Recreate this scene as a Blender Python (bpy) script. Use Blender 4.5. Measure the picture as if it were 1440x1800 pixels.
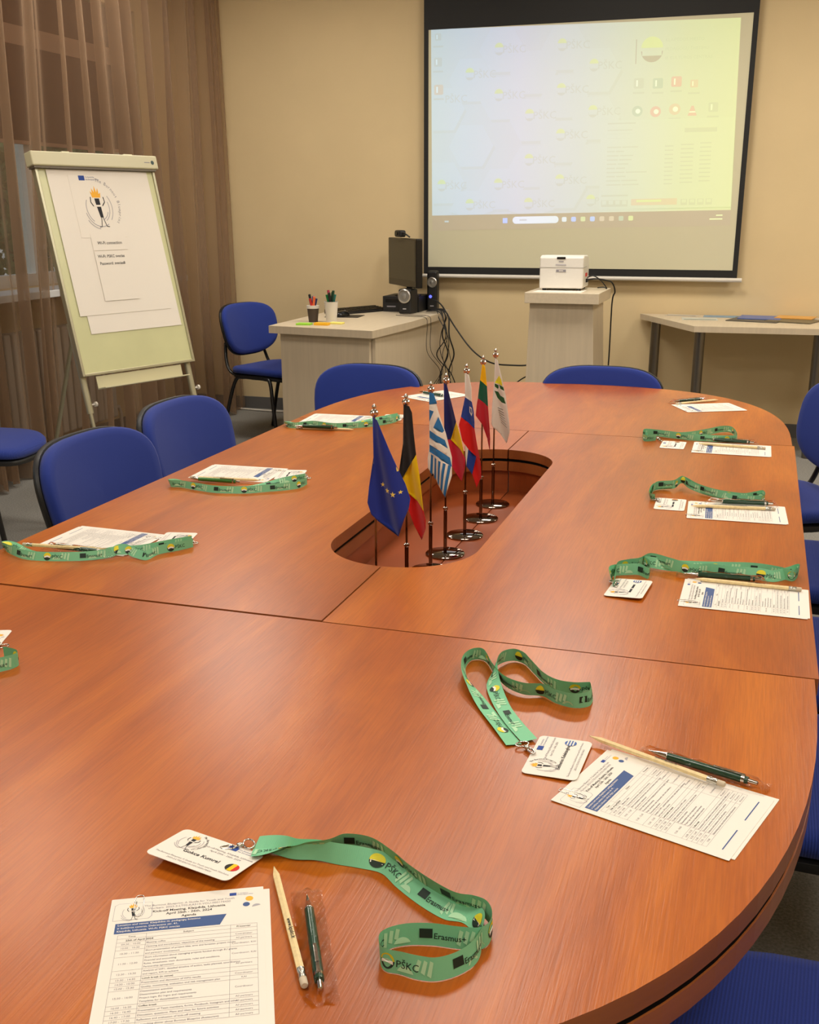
import bpy, bmesh, math, random
from mathutils import Vector, Matrix, geometry
random.seed(7)
PI = math.pi
for o in list(bpy.data.objects): bpy.data.objects.remove(o)
scn = bpy.context.scene
col = scn.collection
TT = 0.745                                     # conference table top height

# ------------------------------------------------------------------ camera
F_PX, YAW, PITCH, ROLL = 1891.2, .3101, .3021, -.0034
CAM = Vector((0, 0, TT + .6495))
_f = Vector((-math.sin(YAW)*math.cos(PITCH), math.cos(YAW)*math.cos(PITCH), -math.sin(PITCH)))
_r0 = Vector((math.cos(YAW), math.sin(YAW), 0)); _u0 = _r0.cross(_f)
_r = _r0*math.cos(ROLL) + _u0*math.sin(ROLL); _u = -_r0*math.sin(ROLL) + _u0*math.cos(ROLL)
cam = bpy.data.cameras.new('camera'); cam_ob = bpy.data.objects.new('camera', cam); col.objects.link(cam_ob)
cam.sensor_fit = 'HORIZONTAL'; cam.sensor_width = 36; cam.lens = F_PX*36/1440; cam.shift_y = 60/1440
cam.clip_start = .02; cam.clip_end = 100
cam_ob.matrix_world = Matrix(((_r.x, _u.x, -_f.x, CAM.x), (_r.y, _u.y, -_f.y, CAM.y), (_r.z, _u.z, -_f.z, CAM.z), (0, 0, 0, 1)))
scn.camera = cam_ob

def ray(px, py): return _r*((px-720)/F_PX) + _u*(-(py-960)/F_PX) + _f
def PZ(px, py, z=TT):                          # point of a horizontal surface at height z
    d = ray(px, py); return CAM + d*((z-CAM.z)/d.z)
def PY(px, py, y):                             # point of an upright plane y = const
    d = ray(px, py); return CAM + d*(y/d.y)

# ------------------------------------------------------------------ world, light, exposure
w = bpy.data.worlds.new('world'); scn.world = w; w.use_nodes = True
nt = w.node_tree; bg = nt.nodes['Background']
sky = nt.nodes.new('ShaderNodeTexSky'); sky.sky_type = 'HOSEK_WILKIE'; sky.turbidity = 6; sky.sun_direction = (-.5, -.5, .7)
nt.links.new(sky.outputs[0], bg.inputs[0]); bg.inputs[1].default_value = 4.0
scn.view_settings.view_transform = 'Standard'; scn.view_settings.look = 'None'
scn.view_settings.gamma = 1; scn.view_settings.use_curve_mapping = False; scn.view_settings.exposure = 0.0
def area(name, loc, size, power, colr, rot=(0, 0, 0)):
    l = bpy.data.lights.new(name, 'AREA'); l.shape = 'RECTANGLE'; l.size, l.size_y = size; l.energy = power; l.color = colr
    o = bpy.data.objects.new(name, l); o.location = loc; o.rotation_euler = rot; col.objects.link(o); return o
LP = [(-2.9, 1.0), (-.9, 1.0), (1.1, 1.0), (-2.9, 3.4), (-.9, 3.4), (1.1, 3.4), (-2.9, 5.6), (-.9, 5.6), (1.1, 5.6), (-.9, -1.2), (1.1, -1.2)]
for x, y in LP:
    area('ceiling_panel_light', (x, y, 2.99), (.6, .6), (17 if y < 2 else 23 if y < 5 else 34)*(1 + .12*(x+.9)/2)*(1.3 if x > 1 and y < 2 else 1), (1, .93, .82))

# ------------------------------------------------------------------ materials
def lin(c):
    return tuple(((v/255)/12.92 if v/255 <= .04045 else ((v/255+.055)/1.055)**2.4) for v in c)
MATS = {}
def mat(name, rgb, rough=.5, metal=0, spec=.5, coat=0, bump=None, trans=0, noise=None, emis=None, srgb=True, sheen=0):
    if name in MATS: return MATS[name]
    m = bpy.data.materials.new(name); m.use_nodes = True; MATS[name] = m
    n = m.node_tree.nodes; L = m.node_tree.links; p = n['Principled BSDF']
    c = lin(rgb) if srgb else rgb
    p.inputs['Base Color'].default_value = (*c, 1); p.inputs['Roughness'].default_value = rough
    p.inputs['Metallic'].default_value = metal; p.inputs['Specular IOR Level'].default_value = spec
    p.inputs['Coat Weight'].default_value = coat; p.inputs['Sheen Weight'].default_value = sheen
    if emis: p.inputs['Emission Color'].default_value = (*emis[0], 1); p.inputs['Emission Strength'].default_value = emis[1]
    tc = n.new('ShaderNodeTexCoord')
    if noise:                                   # (scale vec, amount)
        mp = n.new('ShaderNodeMapping'); mp.inputs['Scale'].default_value = noise[0]; L.new(tc.outputs['Object'], mp.inputs[0])
        nz = n.new('ShaderNodeTexNoise'); nz.inputs['Scale'].default_value = 1; nz.inputs['Detail'].default_value = 5; L.new(mp.outputs[0], nz.inputs['Vector'])
        cr = n.new('ShaderNodeValToRGB'); a = noise[1]
        cr.color_ramp.elements[0].position = .3; cr.color_ramp.elements[1].position = .7
        cr.color_ramp.elements[0].color = (*[v*(1-a) for v in c], 1); cr.color_ramp.elements[1].color = (*[min(1, v*(1+a)) for v in c], 1)
        L.new(nz.outputs[0], cr.inputs[0]); L.new(cr.outputs[0], p.inputs['Base Color'])
    if bump:
        mp = n.new('ShaderNodeMapping'); mp.inputs['Scale'].default_value = bump[0]; L.new(tc.outputs['Object'], mp.inputs[0])
        nz = n.new('ShaderNodeTexNoise'); nz.inputs['Scale'].default_value = 1; nz.inputs['Detail'].default_value = 3; L.new(mp.outputs[0], nz.inputs['Vector'])
        b = n.new('ShaderNodeBump'); b.inputs['Strength'].default_value = bump[1]; b.inputs['Distance'].default_value = bump[2]
        L.new(nz.outputs[0], b.inputs['Height']); L.new(b.outputs[0], p.inputs['Normal'])
    return m

def wood_mat():
    m = bpy.data.materials.new('cherry_veneer'); m.use_nodes = True
    n = m.node_tree.nodes; L = m.node_tree.links; p = n['Principled BSDF']; tc = n.new('ShaderNodeTexCoord')
    def nz(scale, det, rough=.5, dist=0):
        mp = n.new('ShaderNodeMapping'); mp.inputs['Scale'].default_value = scale; L.new(tc.outputs['Object'], mp.inputs[0])
        t = n.new('ShaderNodeTexNoise'); t.inputs['Scale'].default_value = 1; t.inputs['Detail'].default_value = det
        t.inputs['Roughness'].default_value = rough; t.inputs['Distortion'].default_value = dist; L.new(mp.outputs[0], t.inputs['Vector']); return t
    a = nz((7, 1.3, 3), 5, .58, .8); cr = n.new('ShaderNodeValToRGB'); L.new(a.outputs[0], cr.inputs[0])
    e = cr.color_ramp.elements; e[0].position = .30; e[0].color = (*lin((152, 72, 12)), 1); e[1].position = .70; e[1].color = (*lin((194, 106, 24)), 1)
    k = e.new(.5); k.color = (*lin((174, 88, 16)), 1)
    g = nz((420, 14, 60), 3, .6); gr = n.new('ShaderNodeValToRGB'); L.new(g.outputs[0], gr.inputs[0])
    gr.color_ramp.elements[0].position = .35; gr.color_ramp.elements[0].color = (.86, .84, .82, 1); gr.color_ramp.elements[1].position = .6; gr.color_ramp.elements[1].color = (1.02, 1.02, 1.02, 1)
    mx = n.new('ShaderNodeMix'); mx.data_type = 'RGBA'; mx.blend_type = 'MULTIPLY'; mx.inputs[0].default_value = 1
    L.new(cr.outputs[0], mx.inputs[6]); L.new(gr.outputs[0], mx.inputs[7]); L.new(mx.outputs[2], p.inputs['Base Color'])
    b = n.new('ShaderNodeBump'); b.inputs['Strength'].default_value = .42; b.inputs['Distance'].default_value = .0004
    L.new(g.outputs[0], b.inputs['Height']); L.new(b.outputs[0], p.inputs['Normal'])
    p.inputs['Roughness'].default_value = .30; p.inputs['Specular IOR Level'].default_value = .42
    return m
WOOD = wood_mat()
WOODE = mat('cherry_edge', (148, 82, 38), .4, noise=((3, 3, 60), .12))
WOODI = mat('cherry_inner', (146, 70, 30), .35, noise=((4, 4, 20), .15))
DARK = mat('groove_black', (8, 6, 5), .8, spec=.1)
LAM = mat('pale_laminate', (196, 180, 155), .45, noise=((60, 60, 3), .05))
LAMT = mat('pale_laminate_top', (205, 190, 165), .4, noise=((60, 4, 60), .05))
def fabric_mat():
    m = mat('blue_fabric', (38, 56, 134), .9, sheen=.12, spec=.2)
    n = m.node_tree.nodes; L = m.node_tree.links; p = n['Principled BSDF']
    tc = n.new('ShaderNodeTexCoord'); wv = n.new('ShaderNodeTexWave'); wv.inputs['Scale'].default_value = 70; wv.bands_direction = 'X'
    wv.inputs['Distortion'].default_value = .6; wv.inputs['Detail'].default_value = 2; wv.inputs['Detail Scale'].default_value = 4
    L.new(tc.outputs['Object'], wv.inputs[0])
    b = n.new('ShaderNodeBump'); b.inputs['Strength'].default_value = .55; b.inputs['Distance'].default_value = .0012
    L.new(wv.outputs[1], b.inputs['Height']); L.new(b.outputs[0], p.inputs['Normal']); return m
BLUE = fabric_mat()
BLUEB = mat('blue_back_fabric', (38, 56, 134), .9, sheen=.12, spec=.2, bump=((400, 400, 400), .3, .0006))
BLACK = mat('black_plastic', (20, 20, 21), .5)
BLACKG = mat('black_gloss', (14, 14, 15), .25)
BLKMET = mat('black_tube', (16, 16, 17), .35, spec=.6)
CHROME = mat('chrome', (205, 200, 195), .08, 1)
CHRREFL = mat('chrome_dark_reflection', (128, 116, 108), .06, 1)  # same chrome, dark mirrored surroundings put into its base colour
STEEL = mat('brushed_steel', (125, 120, 114), .3, 1)
WHITE = mat('white_paper', (236, 229, 218), .7)
WHITE2 = mat('white_plastic', (214, 208, 198), .4)
CREAMM = mat('cream_metal', (200, 194, 160), .4)
BOARD = mat('whiteboard', (206, 206, 160), .3, noise=((6, 6, 6), .04))
ALU = mat('aluminium', (180, 176, 150), .35, .6)
INK = mat('ink', (38, 38, 44), .8)
INKG = mat('ink_grey', (138, 134, 140), .8)
INKL = mat('ink_light', (176, 172, 176), .8)
BLUEP = mat('print_blue', (62, 88, 140), .7)
EUB = mat('eu_blue', (36, 70, 150), .7)
GREEN = mat('ribbon_green', (122, 196, 150), .6, bump=((900, 900, 900), .2, .0003))
GREENL = mat('ribbon_light_green', (176, 222, 178), .6)
GREEND = mat('ribbon_dark_print', (14, 40, 30), .6)
YELP = mat('logo_yellow', (226, 214, 40), .6)
ORP = mat('flame_orange', (244, 178, 50), .7)
WHP = mat('logo_white', (238, 238, 225), .6)
PENC = mat('pencil_wood', (238, 214, 160), .5, noise=((200, 200, 8), .08))
PENG = mat('pen_green', (18, 62, 38), .3, .1, coat=.4)
PENL = mat('pen_light_green', (60, 120, 50), .3, .3, coat=.4)
FERR = mat('ferrule', (200, 198, 188), .25, 1)
ERAS = mat('eraser', (205, 190, 165), .8)

def film_mat():
    m = bpy.data.materials.new('clear_film'); m.use_nodes = True; n = m.node_tree.nodes; L = m.node_tree.links
    n.remove(n['Principled BSDF']); out = n['Material Output']
    t = n.new('ShaderNodeBsdfTransparent'); t.inputs[0].default_value = (.97, .97, .97, 1)
    g = n.new('ShaderNodeBsdfGlossy'); g.inputs['Roughness'].default_value = .12; g.inputs[0].default_value = (1, 1, 1, 1)
    fr = n.new('ShaderNodeFresnel'); fr.inputs[0].default_value = 1.13
    tc = n.new('ShaderNodeTexCoord'); nz = n.new('ShaderNodeTexNoise'); nz.inputs['Scale'].default_value = 90; L.new(tc.outputs['Object'], nz.inputs[0])
    b = n.new('ShaderNodeBump'); b.inputs['Strength'].default_value = 1; b.inputs['Distance'].default_value = .0016
    L.new(nz.outputs[0], b.inputs['Height']); L.new(b.outputs[0], g.inputs['Normal']); L.new(b.outputs[0], fr.inputs['Normal'])
    mx = n.new('ShaderNodeMixShader'); L.new(fr.outputs[0], mx.inputs[0]); L.new(t.outputs[0], mx.inputs[1]); L.new(g.outputs[0], mx.inputs[2]); L.new(mx.outputs[0], out.inputs[0])
    return m
FILM = film_mat()
def glass_mat():
    m = bpy.data.materials.new('window_glass'); m.use_nodes = True; n = m.node_tree.nodes; L = m.node_tree.links
    n.remove(n['Principled BSDF']); out = n['Material Output']
    t = n.new('ShaderNodeBsdfTransparent'); t.inputs[0].default_value = (.93, .96, .95, 1); g = n.new('ShaderNodeBsdfGlossy'); g.inputs['Roughness'].default_value = .02
    mx = n.new('ShaderNodeMixShader'); mx.inputs[0].default_value = .07
    L.new(t.outputs[0], mx.inputs[1]); L.new(g.outputs[0], mx.inputs[2]); L.new(mx.outputs[0], out.inputs[0]); return m
GLASS = glass_mat()
def sheer_mat():
    m = bpy.data.materials.new('sheer_brown_voile'); m.use_nodes = True; n = m.node_tree.nodes; L = m.node_tree.links
    n.remove(n['Principled BSDF']); out = n['Material Output']; c = (*lin((164, 138, 114)), 1)
    d = n.new('ShaderNodeBsdfDiffuse'); d.inputs[0].default_value = c; tl = n.new('ShaderNodeBsdfTranslucent'); tl.inputs[0].default_value = c
    t = n.new('ShaderNodeBsdfTransparent'); t.inputs[0].default_value = (.98, .93, .88, 1)
    m1 = n.new('ShaderNodeMixShader'); m1.inputs[0].default_value = .35; L.new(d.outputs[0], m1.inputs[1]); L.new(tl.outputs[0], m1.inputs[2])
    m2 = n.new('ShaderNodeMixShader'); lw = n.new('ShaderNodeLayerWeight'); lw.inputs[0].default_value = .5
    mr = n.new('ShaderNodeMapRange'); mr.inputs[1].default_value = 0; mr.inputs[2].default_value = 1; mr.inputs[3].default_value = .42; mr.inputs[4].default_value = .99
    L.new(lw.outputs['Facing'], mr.inputs[0]); L.new(mr.outputs[0], m2.inputs[0]); L.new(t.outputs[0], m2.inputs[1]); L.new(m1.outputs[0], m2.inputs[2]); L.new(m2.outputs[0], out.inputs[0])
    return m
SHEER = sheer_mat()

# ------------------------------------------------------------------ mesh builder
class MB:
    def __init__(s): s.v = []; s.f = []; s.m = []; s.mats = []; s.M = Matrix()
    def mi(s, m):
        if m not in s.mats: s.mats.append(m)
        return s.mats.index(m)
    def add(s, vs, fs, m):
        b = len(s.v); s.v += [s.M @ Vector(p) for p in vs]; k = s.mi(m)
        for f in fs: s.f.append([i+b for i in f]); s.m.append(k)
    def box(s, a, b, m):
        (x0, y0, z0), (x1, y1, z1) = a, b
        s.add([(x0,y0,z0),(x1,y0,z0),(x1,y1,z0),(x0,y1,z0),(x0,y0,z1),(x1,y0,z1),(x1,y1,z1),(x0,y1,z1)],
              [(0,3,2,1),(4,5,6,7),(0,1,5,4),(1,2,6,5),(2,3,7,6),(3,0,4,7)], m)
    def prism(s, poly, z0, z1, m, mside=None):
        n = len(poly); vs = [(p[0], p[1], z0) for p in poly] + [(p[0], p[1], z1) for p in poly]
        s.add(vs, [tuple(range(n-1, -1, -1)), tuple(range(n, 2*n))], m)
        s.add(vs, [(i, (i+1) % n, (i+1) % n+n, i+n) for i in range(n)], mside or m)
    def tube(s, pts, r, m, n=10, closed=False, flat=1):
        pts = [Vector(p) for p in pts]; K = len(pts); rings = []; up = Vector((0, 0, 1)); prev = None
        rr = r if isinstance(r, (list, tuple)) else [r]*K
        for i, p in enumerate(pts):
            a = pts[(i-1) % K] if closed else pts[max(i-1, 0)]; b = pts[(i+1) % K] if closed else pts[min(i+1, K-1)]
            t = (b-a).normalized()
            if prev is None: u = t.orthogonal().normalized() if abs(t.z) > .9 else t.cross(up).normalized()
            else: u = (prev - t*prev.dot(t)).normalized()
            prev = u; w_ = t.cross(u)
            rings.append([p + (u*math.cos(2*PI*j/n) + w_*flat*math.sin(2*PI*j/n))*rr[i] for j in range(n)])
        vs = [q for R_ in rings for q in R_]; fs = []
        for i in range(K if closed else K-1):
            for j in range(n):
                a = i*n+j; b = i*n+(j+1) % n; c = ((i+1) % K)*n+(j+1) % n; d = ((i+1) % K)*n+j; fs.append((a, b, c, d))
        if not closed: fs += [tuple(range(n-1, -1, -1)), tuple(range((K-1)*n, K*n))]
        s.add(vs, fs, m)
    def lathe(s, prof, m, n=32, c=(0, 0, 0)):
        vs = []; K = len(prof)
        for r, z in prof:
            for j in range(n): vs.append((c[0]+r*math.cos(2*PI*j/n), c[1]+r*math.sin(2*PI*j/n), c[2]+z))
        fs = [(i*n+j, i*n+(j+1) % n, (i+1)*n+(j+1) % n, (i+1)*n+j) for i in range(K-1) for j in range(n)]
        fs += [tuple(range(n-1, -1, -1)), tuple(range((K-1)*n, K*n))]; s.add(vs, fs, m)
    def poly(s, pts, m): s.add(pts, [tuple(range(len(pts)))], m)
    def grid(s, fn, nu, nv, m):
        vs = [fn(i/nu, j/nv) for i in range(nu+1) for j in range(nv+1)]; q = nv+1
        s.add(vs, [(i*q+j, (i+1)*q+j, (i+1)*q+j+1, i*q+j+1) for i in range(nu) for j in range(nv)], m)
    def shape2(s, vf, m, T):                   # 2D shape (verts, faces) through mapping T
        s.add([T(x, y) for x, y in vf[0]], vf[1], m)
    def build(s, name, parent=None, smooth=False, bevel=0, sub=0, loc=None):
        me = bpy.data.meshes.new(name); me.from_pydata([tuple(p) for p in s.v], [], s.f)
        for m_ in s.mats: me.materials.append(m_)
        for i, p in enumerate(me.polygons): p.material_index = s.m[i]
        if smooth: me.shade_smooth()
        if smooth == 'auto': me.set_sharp_from_angle(angle=math.radians(40))
        o = bpy.data.objects.new(name, me); col.objects.link(o)
        if parent: o.parent = parent
        if bevel:
            b = o.modifiers.new('bevel', 'BEVEL'); b.width = bevel; b.segments = 3; b.limit_method = 'ANGLE'; b.angle_limit = math.radians(35); b.harden_normals = False
        if sub: sb = o.modifiers.new('sub', 'SUBSURF'); sb.levels = sub; sb.render_levels = sub
        if loc: o.location = loc
        return o

def thing(name, label, cat, loc=(0, 0, 0), rz=0, group=None):
    o = bpy.data.objects.new(name, None); o.empty_display_size = .05; col.objects.link(o); o.location = loc; o.rotation_euler = (0, 0, rz)
    o['label'] = label; o['category'] = cat
    if group: o['group'] = group
    return o
def tag(o, label, cat, group=None):
    o['label'] = label; o['category'] = cat
    if group: o['group'] = group
    return o
def struct(o): o['kind'] = 'structure'; return o
def dup(root, loc=None, rz=None, label=None, group=None):
    def cp(o, par):
        c = o.copy(); col.objects.link(c)
        if par: c.parent = par
        for ch in o.children: cp(ch, c)
        return c
    r = cp(root, None)
    if loc is not None: r.location = loc
    if rz is not None: r.rotation_euler = (0, 0, rz)
    if label: r['label'] = label
    if group: r['group'] = group
    return r
def localize(root):                            # children were built in world coordinates
    inv = Matrix.LocRotScale(root.location, root.rotation_euler, None).inverted()
    for ch in root.children_recursive:
        ch.data.transform(inv)
def rrect(w_, h, r, n=5, cx=0, cy=0):
    pts = []
    for (sx, sy, a0) in ((1, 1, 0), (-1, 1, 90), (-1, -1, 180), (1, -1, 270)):
        for k in range(n+1):
            a = math.radians(a0 + 90*k/n); pts.append((cx+sx*(w_/2-r)+r*math.cos(a), cy+sy*(h/2-r)+r*math.sin(a)))
    return pts
def disc(r, n=24, cx=0, cy=0, a0=0, a1=360, sy=1):
    full = a1-a0 >= 360; k = n if full else n+1
    return [(cx+r*math.cos(math.radians(a0+(a1-a0)*i/n)), cy+sy*r*math.sin(math.radians(a0+(a1-a0)*i/n))) for i in range(k)]
def P2(pts): return (pts, [tuple(range(len(pts)))])
_tc = {}
def text2(s, size, align='LEFT', bold=0):      # text as a 2D shape
    k = (s, bold)
    if k not in _tc:
        cu = bpy.data.curves.new('t', 'FONT'); cu.body = s; cu.size = 1; cu.resolution_u = 2; cu.fill_mode = 'FRONT'; cu.offset = bold
        ob = bpy.data.objects.new('t', cu); me = bpy.data.meshes.new_from_object(ob)
        vs = [(v.co.x, v.co.y) for v in me.vertices]; fs = [tuple(p.vertices) for p in me.polygons]
        bpy.data.objects.remove(ob); bpy.data.curves.remove(cu); bpy.data.meshes.remove(me)
        _tc[k] = (vs, fs)
    vs, fs = _tc[k]
    if not vs: return ([], [])
    x0 = min(v[0] for v in vs); x1 = max(v[0] for v in vs); sh = {'LEFT': -x0, 'CENTER': -(x0+x1)/2, 'RIGHT': -x1}[align]
    return ([((x+sh)*size, y*size) for x, y in vs], fs)
def off(vf, dx, dy): return ([(x+dx, y+dy) for x, y in vf[0]], vf[1])
def plane_T(o, ex, ey, lift=0, nrm=None):
    o, ex, ey = Vector(o), Vector(ex).normalized(), Vector(ey).normalized(); nn = ex.cross(ey)
    return lambda x, y, l=lift: o + ex*x + ey*y + nn*l
def spline(pts, n):                            # Catmull-Rom through tuples
    out = []; K = len(pts)
    for i in range(K-1):
        p0, p1, p2, p3 = pts[max(i-1, 0)], pts[i], pts[i+1], pts[min(i+2, K-1)]
        for k in range(n):
            t = k/n
            out.append(tuple(.5*((2*b)+(-a+c)*t+(2*a-5*b+4*c-d)*t*t+(-a+3*b-3*c+d)*t**3) for a, b, c, d in zip(p0, p1, p2, p3)))
    out.append(tuple(pts[-1])); return out

# ================================================================== ROOM
YB, XL, XR, YF, ZC = 7.22, -4.0, 2.6, -3.0, 3.0
WALL = mat('beige_paint', (212, 190, 148), .85, noise=((3, 3, 3), .025), bump=((60, 60, 60), .08, .002))
CEIL = mat('ceiling_white', (225, 220, 208), .9)
def floor_mat():
    m = mat('grey_carpet', (130, 128, 123), .95, noise=((160, 160, 160), .28), bump=((250, 250, 250), .5, .003), spec=.15); return m
b = MB(); b.box((XL-.3, YF-.2, -.1), (XR+.2, YB+.2, 0), floor_mat()); struct(b.build('floor'))
b = MB(); b.box((XL-.3, YF-.2, ZC), (XR+.2, YB+.2, ZC+.1), CEIL); struct(b.build('ceiling'))
b = MB(); b.box((XL-.3, YB, 0), (XR+.2, YB+.2, ZC), WALL); struct(b.build('wall_back'))
b = MB(); b.box((XR, YF, 0), (XR+.2, YB, ZC), WALL); struct(b.build('wall_right'))
b = MB(); b.box((XL-.3, YF-.2, 0), (XR+.2, YF, ZC), WALL); struct(b.build('wall_front'))
W_Z0, W_Z1 = .98, 2.62; WINS = [(.6, 3.6), (4.3, 6.72)]  # nearer opening is an unseen window, added to let daylight in
b = MB(); ys = [YF, .6, 3.6, 4.3, 6.72, YB]
for k in range(0, 6, 2): b.box((XL-.3, ys[k], 0), (XL, ys[k+1], ZC), WALL)
for a, c in WINS: b.box((XL-.3, a, 0), (XL, c, W_Z0), WALL); b.box((XL-.3, a, W_Z1), (XL, c, ZC), WALL)
struct(b.build('wall_left'))
BASE = mat('baseboard_grey', (92, 90, 88), .6)
b = MB(); b.box((XL, YB-.015, 0), (XR, YB, .085), BASE); struct(b.build('baseboard_back'))
b = MB(); b.box((XL, YF, 0), (XL+.015, YB-.016, .085), BASE); struct(b.build('baseboard_left'))
WFR = mat('window_white', (222, 224, 226), .4)
for i, (a, c) in enumerate(WINS):
    root = bpy.data.objects.new('window_%d' % (i+1), None); col.objects.link(root); root.location = (XL-.12, (a+c)/2, W_Z0); struct(root)
    b = MB(); h = W_Z1-W_Z0; hw = (c-a)/2; nsh = 2; t = .07
    b.box((-.03, -hw, 0), (.03, hw, t), WFR); b.box((-.03, -hw, h-t), (.03, hw, h), WFR)
    for s_ in (-hw, hw-t): b.box((-.03, s_, t), (.03, s_+t, h-t), WFR)
    mull = [.08]
    for q in mull: b.box((-.035, q-.035, t), (.035, q+.035, h-t), WFR)
    b.build('window_frame', root)
    b = MB(); b.box((-.004, -hw+t, t), (.004, hw-t, h-t), GLASS); b.build('pane', root)
    b = MB(); b.box((.0, -hw-.05, -.04), (.36, hw+.05, -.001), WFR); b.build('window_sill', root, bevel=.004)
# roller blinds behind the curtain
BLIND = mat('brown_blind', (104, 80, 66), .9); BLIND2 = mat('blind_band', (160, 132, 112), .9)
for a, c, lab in [(4.32, 6.70, 'brown roller blind half drawn behind the sheer curtain and flip chart')]:
    t_ = thing('roller_blind', lab, 'blind', (XL-.05, (a+c)/2, 1.76))
    b = MB(); hw = (c-a)/2; b.box((-.002, -hw, .02), (.002, hw, .52), BLIND); b.box((-.002, -hw, .52), (.002, hw, .62), BLIND2); b.box((-.002, -hw, .62), (.002, hw, .85), BLIND); b.build('blind_cloth', t_)
    b = MB(); b.box((-.008, -hw, 0), (.008, hw, .02), BLIND2); b.build('bottom_bar', t_)
# radiator
t_ = thing('radiator', 'white ribbed radiator under the window behind the sheer curtain', 'radiator', (XL+.09, 5.25, .14)); RAD = mat('radiator_white', (200, 196, 188), .5)
b = MB(); 
for k in range(-9, 10): b.box((-.045, k*.075-.028, .0), (.045, k*.075+.028, .62), RAD)
b.build('ribs', t_, bevel=.012)
b = MB(); b.tube([(0, -.72, .05), (0, .72, .05)], .018, RAD); b.tube([(0, -.72, .57), (0, .72, .57)], .018, RAD); b.tube([(0, .70, .05), (0, .78, .05), (0, .80, 0), (0, .80, -.137)], .011, RAD); b.build('pipe', t_, smooth='auto')
# outdoors
LEAF = mat('foliage', (130, 146, 92), .9, noise=((3, 3, 3), .5)); GRASS = mat('grass', (98, 116, 66), .95, noise=((2, 2, 2), .3))
b = MB(); b.box((-30, -15, -1.2), (XL-.4, 30, -1.0), GRASS); struct(b.build('ground'))
BARK = mat('bark', (70, 58, 46), .9)
def tree(x, y, r, z, lab):
    t_ = thing('leafy_tree', lab, 'tree', (x, y, -1.0), group='trees outside the window')
    b = MB(); b.tube([(0, 0, 0), (.05, .03, z*.5), (0, 0, z+1)], [.14, .11, .07], BARK); b.build('trunk', t_, smooth=True)
    vs = []; fs = []
    for k in range(4200):
        d = Vector((random.gauss(0, 1), random.gauss(0, 1), random.gauss(0, 1))).normalized()*r*(random.random()**.35); c = Vector((0, 0, z+1)) + d
        u = Vector((random.uniform(-1, 1), random.uniform(-1, 1), random.uniform(-1, 1))).normalized(); v_ = u.orthogonal().normalized(); s_ = .085
        k0 = len(vs); vs += [c-u*s_, c+v_*s_*.5, c+u*s_, c-v_*s_*.5]; fs.append((k0, k0+1, k0+2, k0+3))
    b = MB(); b.add(vs, fs, LEAF); b.build('crown', t_)
for k, (x, y, r, z) in enumerate([(-8, 5.8, 1.25, 1.7), (-8.3, 8.5, 1.3, 1.9), (-8.6, 11.3, 1.4, 1.8), (-8.2, 3.0, 1.3, 1.5), (-8.8, 14.3, 1.5, 2.0)]):
    tree(x, y, r, z, 'green leafy tree seen faintly outside the curtained window')

# sheer curtain
def fold(y):
    return .042*math.sin(y*31+1.3*math.sin(y*3.1)) + .022*math.sin(y*67+2*math.sin(y*5)) + .012*math.sin(y*13)
b = MB(); N = 900; y0, y1 = 2.2, 7.16
def cur(u, v):
    y = y0+(y1-y0)*u; k = 1 + .35*(1-v); hem = .012+.014*math.sin(y*14)+.01*math.sin(y*37)
    z = hem + (2.9-hem)*v; xx = -3.70 + (.08 if y > 6.3 else 0)*min(1, (y-6.3)/.6 if y > 6.3 else 0)
    return (xx + fold(y+.05*math.sin(v*2.2+y*4))*k + .05*(1-v)*math.sin(y*2.1), y + .02*math.sin(y*17)*(1-v), z)
b.grid(cur, N, 14, SHEER)
cur_o = b.build('curtain_cloth', None, smooth=True)
t_ = thing('sheer_curtain', 'floor-length brown sheer curtain gathered in folds across the window wall', 'curtain', (-3.7, 4.7, 0)); cur_o.parent = t_
b = MB(); b.tube([(-3.7, 2.1, 2.93), (-3.7, 7.19, 2.93)], .014, WHITE2); b.build('curtain_rail', t_); localize(t_)

# ================================================================== CONFERENCE TABLE
XC, HA, Y1, Y2, BN, BF, NE = -.648, .770, 1.5413, 3.2309, .9528, .9802, 2.7
G = .0022
def arc_end(y0, bb, s, inset=0, n=56, g=G):
    pts = []
    a = HA-inset; bb = bb-inset
    for k in range(n+1):
        t = PI*k/n; c, sn = math.cos(t), math.sin(t)
        pts.append((XC + a*math.copysign(abs(c)**(2/NE), c), y0 + s*(g + bb*abs(sn)**(2/NE))))
    return pts
def end_unit(y0, bb, s, label):
    t_ = thing('conference_table_end', label, 'table', (XC, y0+s*.45, 0))
    b = MB(); p = arc_end(y0, bb, s); p = p if s > 0 else p[::-1]
    b.prism(p, TT-.026, TT, WOOD, WOODE); b.build('tabletop', t_, bevel=.003)
    b = MB(); p = arc_end(y0, bb, s, .002); p = p if s > 0 else p[::-1]; b.prism(p, TT-.0345, TT-.0262, DARK); b.build('groove', t_)
    b = MB(); p = arc_end(y0, bb, s, .0); p = p if s > 0 else p[::-1]; b.prism(p, TT-.062, TT-.0347, WOODE); b.build('lower_slab', t_, bevel=.003)
    for sx in (-1, 1):
        b = MB(); b.box((XC+sx*.42-.014, min(y0+s*.08, y0+s*.62), 0), (XC+sx*.42+.014, max(y0+s*.08, y0+s*.62), TT-.0622), WOODE); b.build('leg_panel', t_, bevel=.001)
    localize(t_)
end_unit(Y1, BN, -1, 'rounded near end of the cherry wood conference table, holding the closest agendas')
end_unit(Y2, BF, 1, 'rounded far end of the cherry wood conference table, nearest the screen')
HX, HR, HY0, HY1 = XC, .153, 1.845, 2.945     # stadium opening
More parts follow.
